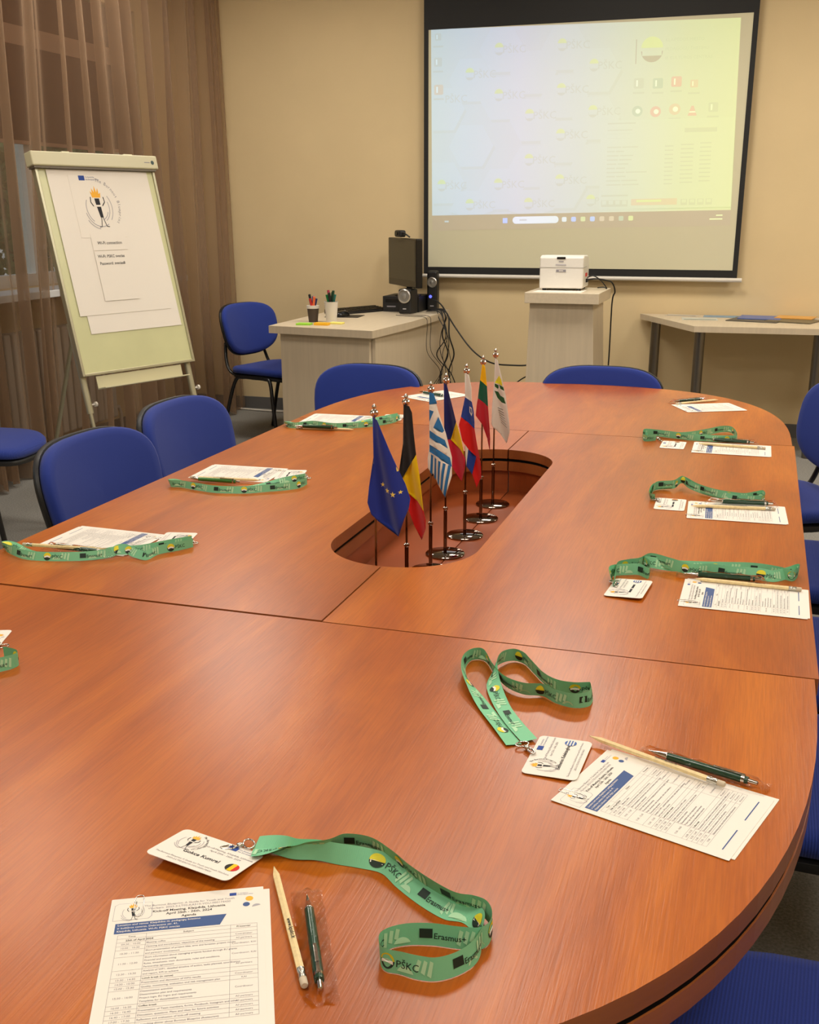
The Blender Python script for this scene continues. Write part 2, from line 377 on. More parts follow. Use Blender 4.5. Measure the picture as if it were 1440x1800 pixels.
def mid_poly(sx, inset=0, hr=HR, y0=Y1, y1=Y2, stick=0):
    xo = XC+sx*(HA-inset+stick); xi = XC+sx*.0016
    pts = [(xo, y0+G/2), (xo, y1-G/2), (xi, y1-G/2)]
    ys, ye = HY1-HR, HY0+HR
    for k in range(15):
        a = PI/2*k/14; pts.append((XC+sx*max(.0016, hr*math.sin(a)), ys+hr*math.cos(a)))
    for k in range(15):
        a = PI/2*k/14; pts.append((XC+sx*max(.0016, hr*math.cos(a)), ye-hr*math.sin(a)))
    pts.append((xi, y0+G/2))
    return pts if sx < 0 else pts[::-1]
def mid_unit(sx, label):
    yA = Y1+(.004 if sx < 0 else 0)
    t_ = thing('conference_table_section', label, 'table', (XC+sx*.4, (Y1+Y2)/2, 0)); st = .006 if sx > 0 else 0
    def pz(inset, hr, z0, z1, m, ms, name, bev):
        b = MB(); p = mid_poly(sx, inset, hr, y0=yA, stick=st)
        A = sum(p[i][0]*p[(i+1) % len(p)][1]-p[(i+1) % len(p)][0]*p[i][1] for i in range(len(p)))
        if A < 0: p = p[::-1]
        b.prism(p, z0, z1, m, ms); return b.build(name, t_, bevel=bev)
    pz(0, HR, TT-.026, TT, WOOD, WOODE, 'tabletop', .002)
    pz(.002, HR+.004, TT-.0345, TT-.0262, DARK, DARK, 'groove', 0)
    pz(.0, HR+.001, TT-.062, TT-.0347, WOODE, WOODE, 'lower_slab', .002)
    # tray: half bottom and curved wall
    b = MB(); ys, ye = HY1-HR, HY0+HR; R_ = HR+.012; arc = [(XC+sx*.0014, HY1+.012)]
    for k in range(1, 15): a = PI/2*k/14; arc.append((XC+sx*R_*math.sin(a), ys+R_*math.cos(a)))
    for k in range(0, 14): a = PI/2*k/14; arc.append((XC+sx*R_*math.cos(a), ye-R_*math.sin(a)))
    arc.append((XC+sx*.0014, HY0-.012))
    p = arc if sx < 0 else arc[::-1]
    b.prism(p, .606, .62, WOODI)
    b.build('tray_floor', t_, bevel=.001)
    b = MB(); n = len(arc)
    o2 = [(XC+sx*.0014, HY1+.026)]
    for k in range(1, 15): a = PI/2*k/14; o2.append((XC+sx*(R_+.014)*math.sin(a), ys+(R_+.014)*math.cos(a)))
    for k in range(0, 14): a = PI/2*k/14; o2.append((XC+sx*(R_+.014)*math.cos(a), ye-(R_+.014)*math.sin(a)))
    o2.append((XC+sx*.0014, HY0-.026))
    for i in range(n-1):
        q = [arc[i], arc[i+1], o2[i+1], o2[i]]
        A = sum(q[j][0]*q[(j+1) % 4][1]-q[(j+1) % 4][0]*q[j][1] for j in range(4))
        if A < 0: q = q[::-1]
        b.prism(q, .606, TT-.0622, WOODI)
    b.build('tray_wall', t_)
    for y in (Y1+.10, Y2-.10):
        b = MB(); xs = sorted((XC+sx*.12, XC+sx*.62)); b.box((xs[0], y-.014, 0), (xs[1], y+.014, TT-.0622), WOODE); b.build('leg_panel', t_, bevel=.001)
    localize(t_)
mid_unit(-1, 'cherry wood table middle section left of the flag tray')
mid_unit(1, 'cherry wood table middle section right of the flag tray')

# ================================================================== CHAIRS
def chair_proto():
    t_ = thing('visitor_chair', 'x', 'chair', (0, 0, 0), 0, 'blue upholstered meeting chairs')
    def pad(wd, dp, th, cx, cy, cz, bulge, taper, m, nm, tilt=0, curve=0, n=22, e=3.6):
        # rounded cushion: superellipse outline in (a,b), thickness along c; facing +X when used as backrest
        b = MB(); rings = []
        prof = [(.90, -.5), (.985, -.40), (1.0, -.1), (.995, .18), (.955, .40), (.86, .50)]
        K = 48
        for (sc, zz) in prof:
            ring = []
            for k in range(K):
                a = 2*PI*k/K; c, s_ = math.cos(a), math.sin(a)
                X_ = math.copysign(abs(c)**(2/e), c)*wd/2*sc; Y_ = math.copysign(abs(s_)**(2/e), s_)*dp/2*sc
                X_ *= 1 + taper*(Y_/(dp/2))
                ring.append((X_, Y_, zz*th))
            rings.append(ring)
        for sc in (.6, .3, .02):
            ring = [(q[0]*sc/.86, q[1]*sc/.86, (.5*th + bulge*(1-(sc/.86)**2))) for q in rings[5]]; rings.append(ring)
        vs = [q for R_ in rings for q in R_]; fs = []
        for i in range(len(rings)-1):
            for k in range(K): fs.append((i*K+k, i*K+(k+1) % K, (i+1)*K+(k+1) % K, (i+1)*K+k))
        fs.append(tuple(range(K-1, -1, -1))); fs.append(tuple(range((len(rings)-1)*K, len(rings)*K)))
        return vs, fs
    # seat: faces +X, local x forward, y side
    def seat_xf(p): x, y, z = p; return (y*1.0, -x, z + .437 - .03*max(0, (y/.22))**3*.6 + .010*(x/.24)**2)
    vs, fs = pad(.475, .455, .045, 0, 0, 0, .008, -.05, BLUE, 'seat', e=3.4); b = MB(); b.add([seat_xf(p) for p in vs], fs, BLUE); b.build('seat', t_, smooth=True)
    vs, fs = pad(.465, .445, .03, 0, 0, 0, 0, -.05, BLACK, 'shell', e=3.4); b = MB(); b.add([(q[0], q[1], q[2]-.036) for q in map(seat_xf, vs)], fs, BLACK); b.build('seat_shell', t_, smooth='auto')
    # backrest
    T = math.radians(13)
    def back_xf(p):
        x, y, z = p; z = z + .055*(x/.26)**2          # wraps forward at the sides
        yy = y; X_ = -.235 + z*math.cos(T) - (yy)*math.sin(T); Z_ = .680 + yy*math.cos(T) + z*math.sin(T)
        return (X_, -x, Z_)
    vs, fs = pad(.50, .322, .040, 0, 0, 0, .008, .05, BLUE, 'back', e=2.9); b = MB(); b.add([back_xf(p) for p in vs], fs, BLUEB); b.build('backrest', t_, smooth=True)
    vs, fs = pad(.512, .334, .026, 0, 0, 0, 0, .05, BLACK, 'bs', e=2.9); b = MB(); b.add([back_xf((p[0], p[1], -p[2]-.025)) for p in vs], [f[::-1] for f in fs], BLACK); b.build('back_shell', t_, smooth='auto')
    # frame
    for s_ in (-1, 1):
        pts = spline([(.20, s_*.245, 0.005), (.165, s_*.235, .22), (.135, s_*.222, .38), (.09, s_*.215, .402), (0, s_*.21, .402)], 5); b = MB(); b.tube(pts, .0115, BLKMET, 10); b.build('leg', t_, smooth=True)
        pts = spline([(-.25, s_*.245, 0.005), (-.20, s_*.235, .22), (-.145, s_*.222, .38), (-.09, s_*.215, .402), (0, s_*.21, .402)], 5); b = MB(); b.tube(pts, .0115, BLKMET, 10); b.build('leg', t_, smooth=True)
        pts = spline([(.02, s_*.20, .405), (-.15, s_*.20, .409), (-.215, s_*.20, .44), (-.245, s_*.19, .51), (-.262, s_*.17, .60)], 6); b = MB(); b.tube(pts, .012, BLKMET, 10, flat=.7); b.build('back_support', t_, smooth=True)
    b = MB(); b.tube([(.06, -.21, .402), (.06, .21, .402)], .009, BLKMET); b.tube([(-.06, -.21, .402), (-.06, .21, .402)], .009, BLKMET); b.build('cross_bar', t_, smooth='auto')
    return t_
ch = chair_proto(); first = [True]
def chair(x, y, ang, label):
    global ch
    if first[0]: ch.location = (x, y, 0); ch.rotation_euler = (0, 0, math.radians(ang)); ch['label'] = label; first[0] = False; return ch
    return dup(ch, (x, y, 0), math.radians(ang), label)
chair(-1.41, 2.39, 0, 'blue chair on the left of the table, nearer of the two visible backrests')
chair(-1.45, 2.93, 0, 'blue chair on the left of the table, farther of the two, before the flip chart')
c_ = chair(-1.475, 3.80, -97, 'blue chair at the far table end in front of the pale desk'); c_.scale = (.95, .92, .97)
c_ = chair(-.565, 4.00, -91, 'blue chair at the far table end in front of the white projector stand'); c_.scale = (.95, .94, .97)
chair(-3.15, 3.80, 8, 'blue chair by the curtain, only its seat showing at the left edge')
chair(-2.91, 6.30, -15, 'blue chair with black legs standing by the desk and curtain')
chair(.12, 3.78, 207, 'blue chair at the far right corner of the table, backrest in view')
chair(.14, 3.02, 180, 'blue chair seat at the right table edge, just before the far table seam')
chair(.14, 2.36, 180, 'blue chair seat at the right table edge, beyond the near table seam')
chair(.17, 1.81, 180, 'ribbed blue chair seat at right beside the rounded near table end, second from the front')
chair(.14, 1.05, 176, 'closest ribbed blue chair seat at the bottom right corner of the photo')

# ================================================================== FLIP CHART
A_, T_ = 1.2265, .2302
fu = Vector((math.cos(A_), math.sin(A_), 0)); fn0 = Vector((math.sin(A_), -math.cos(A_), 0))
fd = Vector((0, 0, -1))*math.cos(T_) + fn0*math.sin(T_); fn = fu.cross(-fd)
O_ = Vector((-3.163, 4.351, 1.629)); FW, FH = .68, .988
root = thing('flip_chart', 'white flip chart easel holding a paper pad in front of the curtain', 'flip chart', (-2.95, 4.6, 0))
def FP(x, y, z=0): return O_ + fu*x + fd*y + fn*z                # x right, y down the board, z out of it
def fbox(b, x0, x1, y0, y1, z0, z1, m):
    c = [FP(x, y, z) for z in (z0, z1) for (x, y) in ((x0, y1), (x1, y1), (x1, y0), (x0, y0))]
    b.add(c, [(0,3,2,1),(4,5,6,7),(0,1,5,4),(1,2,6,5),(2,3,7,6),(3,0,4,7)], m)
b = MB(); fbox(b, .012, FW-.012, .02, FH-.01, -.012, 0, BOARD); b.build('board', root)
b = MB(); fbox(b, 0, .014, .03, FH, -.022, .006, ALU); fbox(b, FW-.014, FW, .03, FH, -.022, .006, ALU); fbox(b, .014, FW-.014, FH-.012, FH, -.018, .006, ALU); b.build('frame', root, bevel=.002)
b = MB(); fbox(b, -.02, FW+.012, -.022, .042, -.025, .03, CREAMM); clamp = b.build('clamp_bar', root, bevel=.006)
b = MB(); fbox(b, -.012, FW, .042, .050, -.02, .022, mat('clamp_jaw_taupe', (120, 112, 98), .6)); b.build('clamp_jaw', root)  # narrow grey-beige jaw, darker than the clamp bar above it
b = MB(); fbox(b, .16, .20, -.030, -.022, -.01, .01, CREAMM); fbox(b, .51, .56, -.030, -.022, -.01, .01, CREAMM); b.build('pad_hook', root)
b = MB(); T = plane_T(FP(FW-.022, .012, .0304), fu, -fd); b.shape2(P2(disc(.010, 20)), mat('emblem_dark', (30, 60, 60), .5), T); b.shape2(P2([(-.05, -.002), (-.016, -.002), (-.016, .002), (-.05, .002)]), INKG, T); b.build('emblem', root)
TRY = FH+.005
b = MB(); fbox(b, .075, FW-.09, TRY+.0, TRY+.062, -.008, -.004, CREAMM); fbox(b, .075, FW-.09, TRY+.056, TRY+.062, -.004, .05, CREAMM); b.build('pen_tray', root, bevel=.001)
for x in (.022, FW-.022):
    L_ = (1.629-.003)/math.cos(T_)
    b = MB(); b.tube([FP(x, FH-.25, -.035), FP(x, FH+.17, -.035)], .016, ALU, 12, flat=.7); sl = b.build('leg_sleeve', root, smooth='auto')
    b = MB(); b.tube([FP(x, FH+.10, -.035), FP(x, L_+.02, -.035)], .0095, ALU, 10); b.build('leg', root, smooth='auto')
    b = MB(); q = FP(x, FH+.13, -.035); b.tube([q+fu*.012, q+fu*.034], .004, WHITE2, 8); b.tube([q+fu*.034, q+fu*.045], .012, WHITE2, 12); b.build('leg_knob', sl, smooth='auto')
top_b = FP(FW/2, .12, -.03); ft = Vector((top_b.x, top_b.y, .01)) - fn0*.62
b = MB(); b.tube([top_b, ft], .011, ALU, 10); b.build('leg', root, smooth='auto')
localize(root)
# pad sheets (flat paper with printing)
def torch(b, T, s, m_line=INKG, lift=.0):     # the small torch figure with flames, ~1 unit high
    S = lambda pts: ([(x*s, y*s) for x, y in pts], [tuple(range(len(pts)))])
    Tl = lambda q: (lambda x, y: T(x, y, q))
    b.shape2(S([(-.08, .22), (-.055, .02), (.0, -.30), (.10, -.30), (.085, .02), (.08, .22)]), INK, Tl(lift))
    b.shape2(S([(-.14, .24), (.13, .24), (.16, .38), (.10, .34), (.09, .50), (.03, .38), (-.01, .56), (-.05, .38), (-.11, .50), (-.12, .36), (-.18, .42)]), ORP, Tl(lift))
    def stroke(pts, wd, m):
        for (x0, y0), (x1, y1) in zip(pts[:-1], pts[1:]):
            d = Vector((x1-x0, y1-y0)); nn = Vector((-d.y, d.x)).normalized()*wd/2
            b.shape2(S([(x0-nn.x, y0-nn.y), (x1-nn.x, y1-nn.y), (x1+nn.x, y1+nn.y), (x0+nn.x, y0+nn.y)]), m, Tl(lift+.00006))
    stroke([(-.20, .26), (-.22, .12), (-.16, .02), (.15, .02), (.24, .12), (.22, .26)], .028, INK)
    b.shape2(S([(-.14, .045), (.14, .045), (.14, -.005), (-.14, -.005)]), WHITE, Tl(lift+.0001))
    stroke([(.03, -.30), (-.02, -.55), (-.10, -.56)], .02, INK); stroke([(.08, -.30), (.15, -.54), (.24, -.55)], .02, INK)
    for r, a0, a1 in ((.46, 195, 300), (.40, 150, 235), (.36, 300, 385), (.46, 320, 400), (.52, 215, 262), (.30, 290, 340)):
        pts = [(r*math.cos(math.radians(a0+(a1-a0)*k/10)), 1.1*r*math.sin(math.radians(a0+(a1-a0)*k/10))-.04) for k in range(11)]
        stroke(pts, .022, INKL)
def arc_text(b, T, s, rad, a0, da, size, m, cx=0, cy=0, lift=0):
    for k, chh in enumerate(s):
        if chh == ' ': continue
        a = math.radians(a0 - da*k); vf = text2(chh, size, 'CENTER')
        ca, sa = math.cos(a-PI/2), math.sin(a-PI/2)
        b.shape2(([(cx+rad*math.cos(a)+x*ca-y*sa, cy+rad*math.sin(a)+x*sa+y*ca) for x, y in vf[0]], vf[1]), m, lambda x, y: T(x, y, lift))
def eu_mark(b, T, x, y, s, txt=True, m=EUB, lift=.0):
    Tl = lambda u, v: T(u, v, lift)
    b.shape2(([(x-s*.75, y-s*.5), (x+s*.75, y-s*.5), (x+s*.75, y+s*.5), (x-s*.75, y+s*.5)], [(0, 1, 2, 3)]), m, Tl)
    if txt:
        b.shape2(off(text2('Co-funded by', s*.42), x+s*.95, y+s*.08), BLUEP, Tl); b.shape2(off(text2('the European Union', s*.42), x+s*.95, y-s*.42), BLUEP, Tl)
def sheet(name, corners, th, label, cat, draw=None, mtl=WHITE, group=None):
    # corners TL,TR,BR,BL on the board in (x,y down) units, thickness th outward
    z0 = sheet.z; sheet.z += th+.0006
    t_ = thing(name, label, cat, FP(corners[3][0], corners[3][1], z0), group=group)
    b = MB(); c = [FP(x, y, z0) for x, y in corners]; d = [FP(x, y, z0+th) for x, y in corners]
    b.add(c+d, [(0, 1, 2, 3), (7, 6, 5, 4), (0, 4, 5, 1), (1, 5, 6, 2), (2, 6, 7, 3), (3, 7, 4, 0)], mtl); b.build('sheet', t_)
    if draw:
        cx = sum(p[0] for p in corners)/4; cy = sum(p[1] for p in corners)/4
        b = MB(); T = plane_T(FP(cx, cy, z0+th+.0004), fu, -fd); draw(b, T); b.build('printing', t_)
    localize(t_); return t_
sheet.z = .002
sheet('flip_chart_paper', [(.085, .052), (.63, .052), (.645, .80), (.10, .80)], .0012, 'lower white flip chart paper showing below the upper sheet', 'paper')
sheet('flip_chart_paper', [(.055, .052), (.60, .052), (.6, .715), (.06, .715)], .0012, 'upper large white flip chart paper clamped on the easel', 'paper')
def d1(b, T):
    eu_mark(b, T, -.06, .13, .022)
    torch(b, T, .17); arc_text(b, T, 'The Burnout Blueprint', .115, 82, 6.0, .022, INKG, 0, 0)
sheet('printed_logo_sheet', [(.165, .075), (.43, .075), (.43, .36), (.165, .36)], .0004, 'sheet with a flaming torch emblem at the top of the flip chart', 'poster', d1)
def d2(b, T): b.shape2(off(text2('Wi-Fi connection', .020, 'CENTER', .012), 0, -.01), INK, T)
sheet('wifi_note', [(.215, .345), (.415, .345), (.415, .42), (.215, .42)], .0004, 'paper strip reading Wi-Fi connection on the flip chart', 'note', d2)
def d3(b, T):
    b.shape2(off(text2('Wi-Fi: PSKC svecias', .019, 'CENTER', .012), -.01, .085), INK, T)
    b.shape2(off(text2('Password: svecias8', .019, 'CENTER', .012), -.01, .052), INK, T)
sheet('wifi_note', [(.215, .424), (.415, .424), (.42, .655), (.215, .655)], .0004, 'lower white note with Wi-Fi name and password on the flip chart', 'note', d3)

# ================================================================== PROJECTION SCREEN
t_ = thing('projection_screen', 'white pull-down projection screen with black border on the back wall', 'screen', (-1.18, YB-.06, .98))
SY = YB-.06; SX0, SX1 = -2.155, -.185; SZ0, SZ1 = 1.035, 2.487
SURF = mat('screen_fabric', (206, 201, 172), .8); SBL = mat('screen_black', (18, 17, 17), .7)
b = MB(); b.box((SX0, SY-.002, SZ0), (SX1, SY, SZ1), SURF); b.build('screen_surface', t_)
b = MB(); bw = .03
b.box((SX0-bw, SY-.004, SZ0-.045), (SX0, SY+.001, SZ1), SBL); b.box((SX1, SY-.004, SZ0-.045), (SX1+bw, SY+.001, SZ1), SBL); b.box((SX0, SY-.004, SZ0-.045), (SX1, SY+.001, SZ0), SBL)
b.box((SX0-bw, SY-.004, SZ1), (SX1+bw, SY+.001, 2.88), SBL); b.build('black_border', t_)
b = MB(); b.tube([(SX0-bw-.01, SY-.003, SZ0-.058), (SX1+bw+.03, SY-.003, SZ0-.058)], .013, WHITE2, 14); b.build('bottom_bar', t_, smooth='auto')
b = MB(); b.box((SX0-.1, SY-.05, 2.88), (SX1+.1, SY+.05, 2.98), WHITE2); b.build('screen_case', t_, bevel=.01)
def proj_mat(name, k, add=(0, 0, 0)):
    m = bpy.data.materials.new(name); m.use_nodes = True; n = m.node_tree.nodes; L = m.node_tree.links; p = n['Principled BSDF']
    p.inputs['Base Color'].default_value = (*lin((206, 198, 174)), 1); p.inputs['Roughness'].default_value = .8; p.inputs['Emission Strength'].default_value = 1
    tc = n.new('ShaderNodeTexCoord'); sx = n.new('ShaderNodeSeparateXYZ'); L.new(tc.outputs['Object'], sx.inputs[0])
    mr = n.new('ShaderNodeMapRange'); mr.inputs[1].default_value = -.97; mr.inputs[2].default_value = .99; L.new(sx.outputs[0], mr.inputs[0])
    cr = n.new('ShaderNodeValToRGB'); L.new(mr.outputs[0], cr.inputs[0]); e = cr.color_ramp.elements
    cols = [(0, (.10, .28, .42)), (.12, (.11, .27, .46)), (.30, (.16, .25, .45)), (.50, (.15, .26, .34)), (.66, (.17, .29, .24)), (.82, (.20, .32, .15)), (1, (.23, .35, .11))]
    e[0].position = 0; e[0].color = (*cols[0][1], 1); e[1].position = 1; e[1].color = (*cols[-1][1], 1)
    for q, c in cols[1:-1]: k_ = e.new(q); k_.color = (*c, 1)
    mx = n.new('ShaderNodeMix'); mx.data_type = 'RGBA'; mx.blend_type = 'MULTIPLY'; mx.inputs[0].default_value = 1; mx.inputs[7].default_value = (*[v for v in k], 1)
    L.new(cr.outputs[0], mx.inputs[6]); ad = n.new('ShaderNodeMix'); ad.data_type = 'RGBA'; ad.blend_type = 'ADD'; ad.inputs[0].default_value = 1; ad.inputs[7].default_value = (*add, 1)
    L.new(mx.outputs[2], ad.inputs[6]); L.new(ad.outputs[2], p.inputs['Emission Color']); return m
PB = proj_mat('projected_background', (1, 1, 1)); PHX = proj_mat('projected_hexagon', (1.04, 1.04, 1.05)); PHS = proj_mat('projected_hex_edge', (.90, .93, .90))
PTX = proj_mat('projected_grey', (.78, .83, .80)); PTD = proj_mat('projected_dark', (.25, .3, .25)); PYL = proj_mat('projected_yellow', (1.1, 1.1, .45), (.02, .03, 0)); PWN = proj_mat('projected_window', (1.04, 1.04, 1.06))
PRD = proj_mat('projected_red', (1.0, .45, .5), (.06, 0, 0)); PGN = proj_mat('projected_teal', (.45, .75, .7)); POR = proj_mat('projected_orange', (1.0, .72, .6), (.04, 0, 0)); PTK = proj_mat('projected_taskbar', (.0, .0, .02), (.0, .0, .0)); PWH = proj_mat('projected_white', (1.3, 1.3, 1.3), (.1, .1, .1)); PBL = proj_mat('projected_blue', (.3, .8, 1.6), (0, .02, .12))
b = MB()
IX0, IX1 = -2.150, -.232; cx_ = -1.18
# picture corners on the screen (slight keystone)
TLc, TRc, BLc, BRc = [(PY(*q, SY).x, PY(*q, SY).z) for q in ((758, 52), (1303, 31), (760, 379), (1285, 369))]
def S(u, v, l=0):                              # u 0..1 left-right, v 0..1 top-down
    x = (1-v)*((1-u)*TLc[0]+u*TRc[0]) + v*((1-u)*BLc[0]+u*BRc[0]); z = (1-v)*((1-u)*TLc[1]+u*TRc[1]) + v*((1-u)*BLc[1]+u*BRc[1])
    return Vector((x, SY-.0025-l, z))
def sq(u0, v0, u1, v1, m, l): b.poly([S(u0, v1, l), S(u1, v1, l), S(u1, v0, l), S(u0, v0, l)], m)
def sh(vf, u, v, m, l, k=.78): b.add([S(u+x, v-y/.6, l) for x, y in vf[0]], vf[1], m)
n_ = 24
for i in range(n_): sq(i/n_, 0, (i+1)/n_, 1, PB, 0)
sq(0, 1.0, 1, 1.085, PTK, 0)
hexes = [(.245, .12), (.455, .12), (.14, .27), (.35, .24), (.56, .24), (.245, .37), (.455, .37), (.04, .42), (.56, .49), (.35, .49), (.455, .61), (.35, .74), (.455, .86), (.14, .62), (.04, .82), (.245, .86), (.35, .98), (.14, .98), (.56, .74)]
HRAD = .078
for k, (u, v) in enumerate(hexes):
    hexa = [(HRAD*math.cos(PI/3*j), HRAD*math.sin(PI/3*j)) for j in range(6)]
    def cl(p, q): return [(min(max(x, .002-u), .998-u), min(max(y, (v-1)*.6), (v-.002)*.6)) for x, y in p]
    sh(P2(cl([(x+.006, y-.009) for x, y in hexa], 0)), u, v, PHS, .0002+.00001*k); sh(P2(cl(hexa, 0)), u, v, PHX, .0006+.00001*k)
def logo(u, v, r, l=.001, dark=PTX):
    sh(P2(disc(r, 16, a0=0, a1=180)), u, v-.005, PYL, l); sh(P2(disc(r, 16, a0=180, a1=360)), u, v+.012, dark, l); sh(P2([(-r*.9, -r*.02), (r*.9, -r*.02), (r*.9, -r*.45), (-r*.9, -r*.45)]), u, v+.01, PHX, l+.0002)
for u, v in [(.235, .11), (.445, .10), (.135, .235), (.55, .21), (.235, .35), (.445, .33), (.55, .45), (.34, .46), (.445, .57), (.34, .70), (.445, .815), (.035, .83), (.235, .83), (.34, .94), (.135, .94), (.55, .93)]:
    logo(u, v, .0145); sh(text2('PŠKC', .034), u+.014, v+.025, PTX, .0012)
sh(text2('PŠKC', .034), .05, .385, PTX, .0012)
sq(.682, .09, .6845, .215, PTD, .001); logo(.733, .14, .034, .001, PTD)
for k, s_ in enumerate(['KLAIPĖDOS MIESTO', 'PEDAGOGŲ ŠVIETIMO', 'IR KULTŪROS CENTRAS']): sh(text2(s_, .0135), .775, .105+.046*k, PTX, .001)
def icon(u, v, m, s_=.016, lab=True, shape='sq'):
    if shape == 'sq': sh(P2(rrect(2*s_, 2*s_, s_*.3)), u, v, m, .001); sh(P2([(-s_*.5, -s_*.6), (-s_*.2, -s_*.6), (-s_*.2, s_*.6), (-s_*.5, s_*.6)]), u, v, PWH, .0013)
    if shape == 'disc': sh(P2(disc(s_*1.1, 20)), u, v, m, .001); sh(P2(disc(s_*.5, 16)), u+.002, v, PWH, .0013)
    if shape == 'cone': sh(P2([(-s_, -s_), (s_, -s_), (s_*.25, s_*1.2), (-s_*.25, s_*1.2)]), u, v, m, .001); sh(P2([(-s_*.75, -s_*.3), (s_*.75, -s_*.3), (s_*.6, 0), (-s_*.6, 0)]), u, v, PWH, .0013)
    if lab: sq(u-.018, v+.045, u+.018, v+.054, PTX, .001)
icon(.695, .315, PTX); icon(.755, .318, PGN); icon(.813, .312, PRD); icon(.868, .325, POR, .012)
icon(.693, .46, PGN, .0155, True, 'disc'); icon(.751, .465, PRD, .0155, True, 'disc'); icon(.811, .455, POR, .0165, True, 'disc'); icon(.866, .468, PRD, .014, True, 'cone'); icon(.93, .45, PTX, .015)
icon(.025, .04, PTX, .011); icon(.024, .17, PTX, .014); icon(.026, .315, POR, .016)
# open window at the lower right
sq(.578, .505, 1.0, .985, PWN, .002)
sq(.60, .518, .69, .525, PTX, .0025); sq(.6, .555, .68, .560, PTX, .0025); sq(.60, .575, .68, .576, PTX, .0025); sq(.60, .60, .68, .601, PTX, .0025)
rows = [.10, .055, .085, .08, .07, .06, .13, .062, .10, .105]
for k, q_ in enumerate(rows):
    v = .645+.0225*k
    for (u0, u1, dv) in ((.60, .60+q_*.45, 0), (.604+q_*.45, .60+q_, 0), (.785, .812, 0), (.835, .875, -.006), (.895, .93, -.012)): sq(u0, v+dv, u1, v+dv+.0065, PTX, .0025)
sq(.845, .555, .945, .578, PTX, .0025)
sq(.585, .905, .672, .914, PTX, .0025); sq(.585, .935, .672, .97, PTX, .0025)
for k in range(4): sq(.588+.022*k, .937, .602+.022*k, .958, PWN, .0028)
sq(.683, .93, .83, .965, POR, .0025); sq(.70, .935, .78, .948, PYL, .0028)
for k in range(4): sq(.842+.026*k, .935, .862+.026*k, .968, PTX, .0025); sq(.845+.026*k, .938, .859+.026*k, .955, PWN, .0028)
# taskbar
sh(P2(rrect(.158, .024, .012)), .365, 1.035, PWH, .001); sq(.252, 1.022, .268, 1.05, PBL, .001); sq(.31, 1.03, .335, 1.038, PTX, .0014)
for k, m in enumerate([PWH, PBL, PYL, PBL, POR, POR, PGN, PYL]): sh(P2(rrect(.016, .016, .004)), .463+.0315*k, 1.035, m, .001)
sq(.045, 1.03, .06, 1.04, PTX, .001); sq(.955, 1.025, .975, 1.031, PWH, .001); sq(.935, 1.045, .975, 1.051, PWH, .001)
b.build('projected_picture', t_); localize(t_)

# ================================================================== PODIUM + PROJECTOR
t_ = thing('podium', 'pale wood-effect podium cabinet carrying the projector', 'podium', (-1.07, 6.42, 0))
b = MB(); b.box((-1.285, 6.17, .89), (-.862, 6.66, .95), LAMT); b.build('top_board', t_, bevel=.003)
b = MB()
vs = [(-1.285, 6.20, 0), (-.855, 6.20, 0), (-.855, 6.62, 0), (-1.285, 6.62, 0), (-1.262, 6.215, .889), (-.90, 6.215, .889), (-.90, 6.62, .889), (-1.262, 6.62, .889)]
b.add(vs, [(0,3,2,1),(4,5,6,7),(0,1,5,4),(1,2,6,5),(2,3,7,6),(3,0,4,7)], LAM); b.build('cabinet', t_, bevel=.002); localize(t_)
t_ = thing('white_document', 'white sheet of paper lying under the projector on the podium', 'paper', (-1.11, 6.32, .9503))
b = MB(); b.box((-.135, -.125, 0), (.14, .10, .0008), WHITE); b.build('sheet', t_)
t_ = thing('ultra_short_throw_projector', 'white boxy projector standing on the podium', 'projector', (-1.112, 6.44, .9515)); t_.rotation_euler = (0, 0, .03)
PW = mat('projector_white', (226, 222, 214), .35)
b = MB(); prof = [(-.10, .012), (.16, .012), (.16, .17), (.10, .192), (-.06, .196), (-.10, .186)]
vs = [(-.126, y, z) for y, z in prof]+[(.126, y, z) for y, z in prof]; n = len(prof)
b.add(vs, [tuple(range(n)), tuple(range(2*n-1, n-1, -1))]+[(i, i+n, (i+1) % n+n, (i+1) % n) for i in range(n)], PW); hs = b.build('housing', t_, bevel=.008)
b = MB(); b.box((-.128, -.1015, .128), (.128, .03, .131), mat('seam_grey', (176, 172, 166), .5)); b.build('cover_seam', hs)
b = MB(); b.box((-.027, -.103, .176), (.022, -.099, .188), BLACKG); b.build('sensor_window', hs)
b = MB(); b.box((-.03, -.102, .104), (.026, -.100, .118), INKG); b.box((-.034, -.102, .140), (.026, -.100, .148), INKL); T = plane_T((-.002, -.1025, .158), (1, 0, 0), (0, 0, 1)); b.shape2(P2([(-.014, .002), (.014, .002), (.014, .007), (-.014, .007)]), INKG, T); T = plane_T((-.002, -.1025, .107), (1, 0, 0), (0, 0, 1)); b.shape2(P2([(-.012, .002), (.012, .002), (.012, .006), (-.012, .006)]), WHITE, T); b.build('front_badges', hs)
for x, y in ((-.1, -.07), (.1, -.07), (-.1, .13), (.1, .13)): b = MB(); b.lathe([(.012, 0), (.012, .013)], BLACK, 12, (x, y, 0)); b.build('foot', t_)
b = MB(); b.box((.125, .0, .075), (.132, .05, .095), mat('red_plug', (190, 50, 40), .5)); b.box((.125, .03, .04), (.134, .09, .06), BLACK); b.build('plug', hs)
def cable(name, pts, r, label, m=BLACK, n=8, cat='cable', group=None):
    b = MB(); b.tube(spline([tuple(p) for p in pts], n), r, m, 7); o = b.build(name, None, smooth=True); c = Vector(pts[-1]); o.data.transform(Matrix.Translation(-c)); o.location = c
    return tag(o, label, cat, group)
cable('projector_cable', [(-.978, 6.47, 1.02), (-.94, 6.46, 1.03), (-.90, 6.50, 1.0), (-.875, 6.56, .955), (-.90, 6.62, .956), (-.93, 6.58, .956)], .0035, 'short black cable looping beside the projector on the podium')
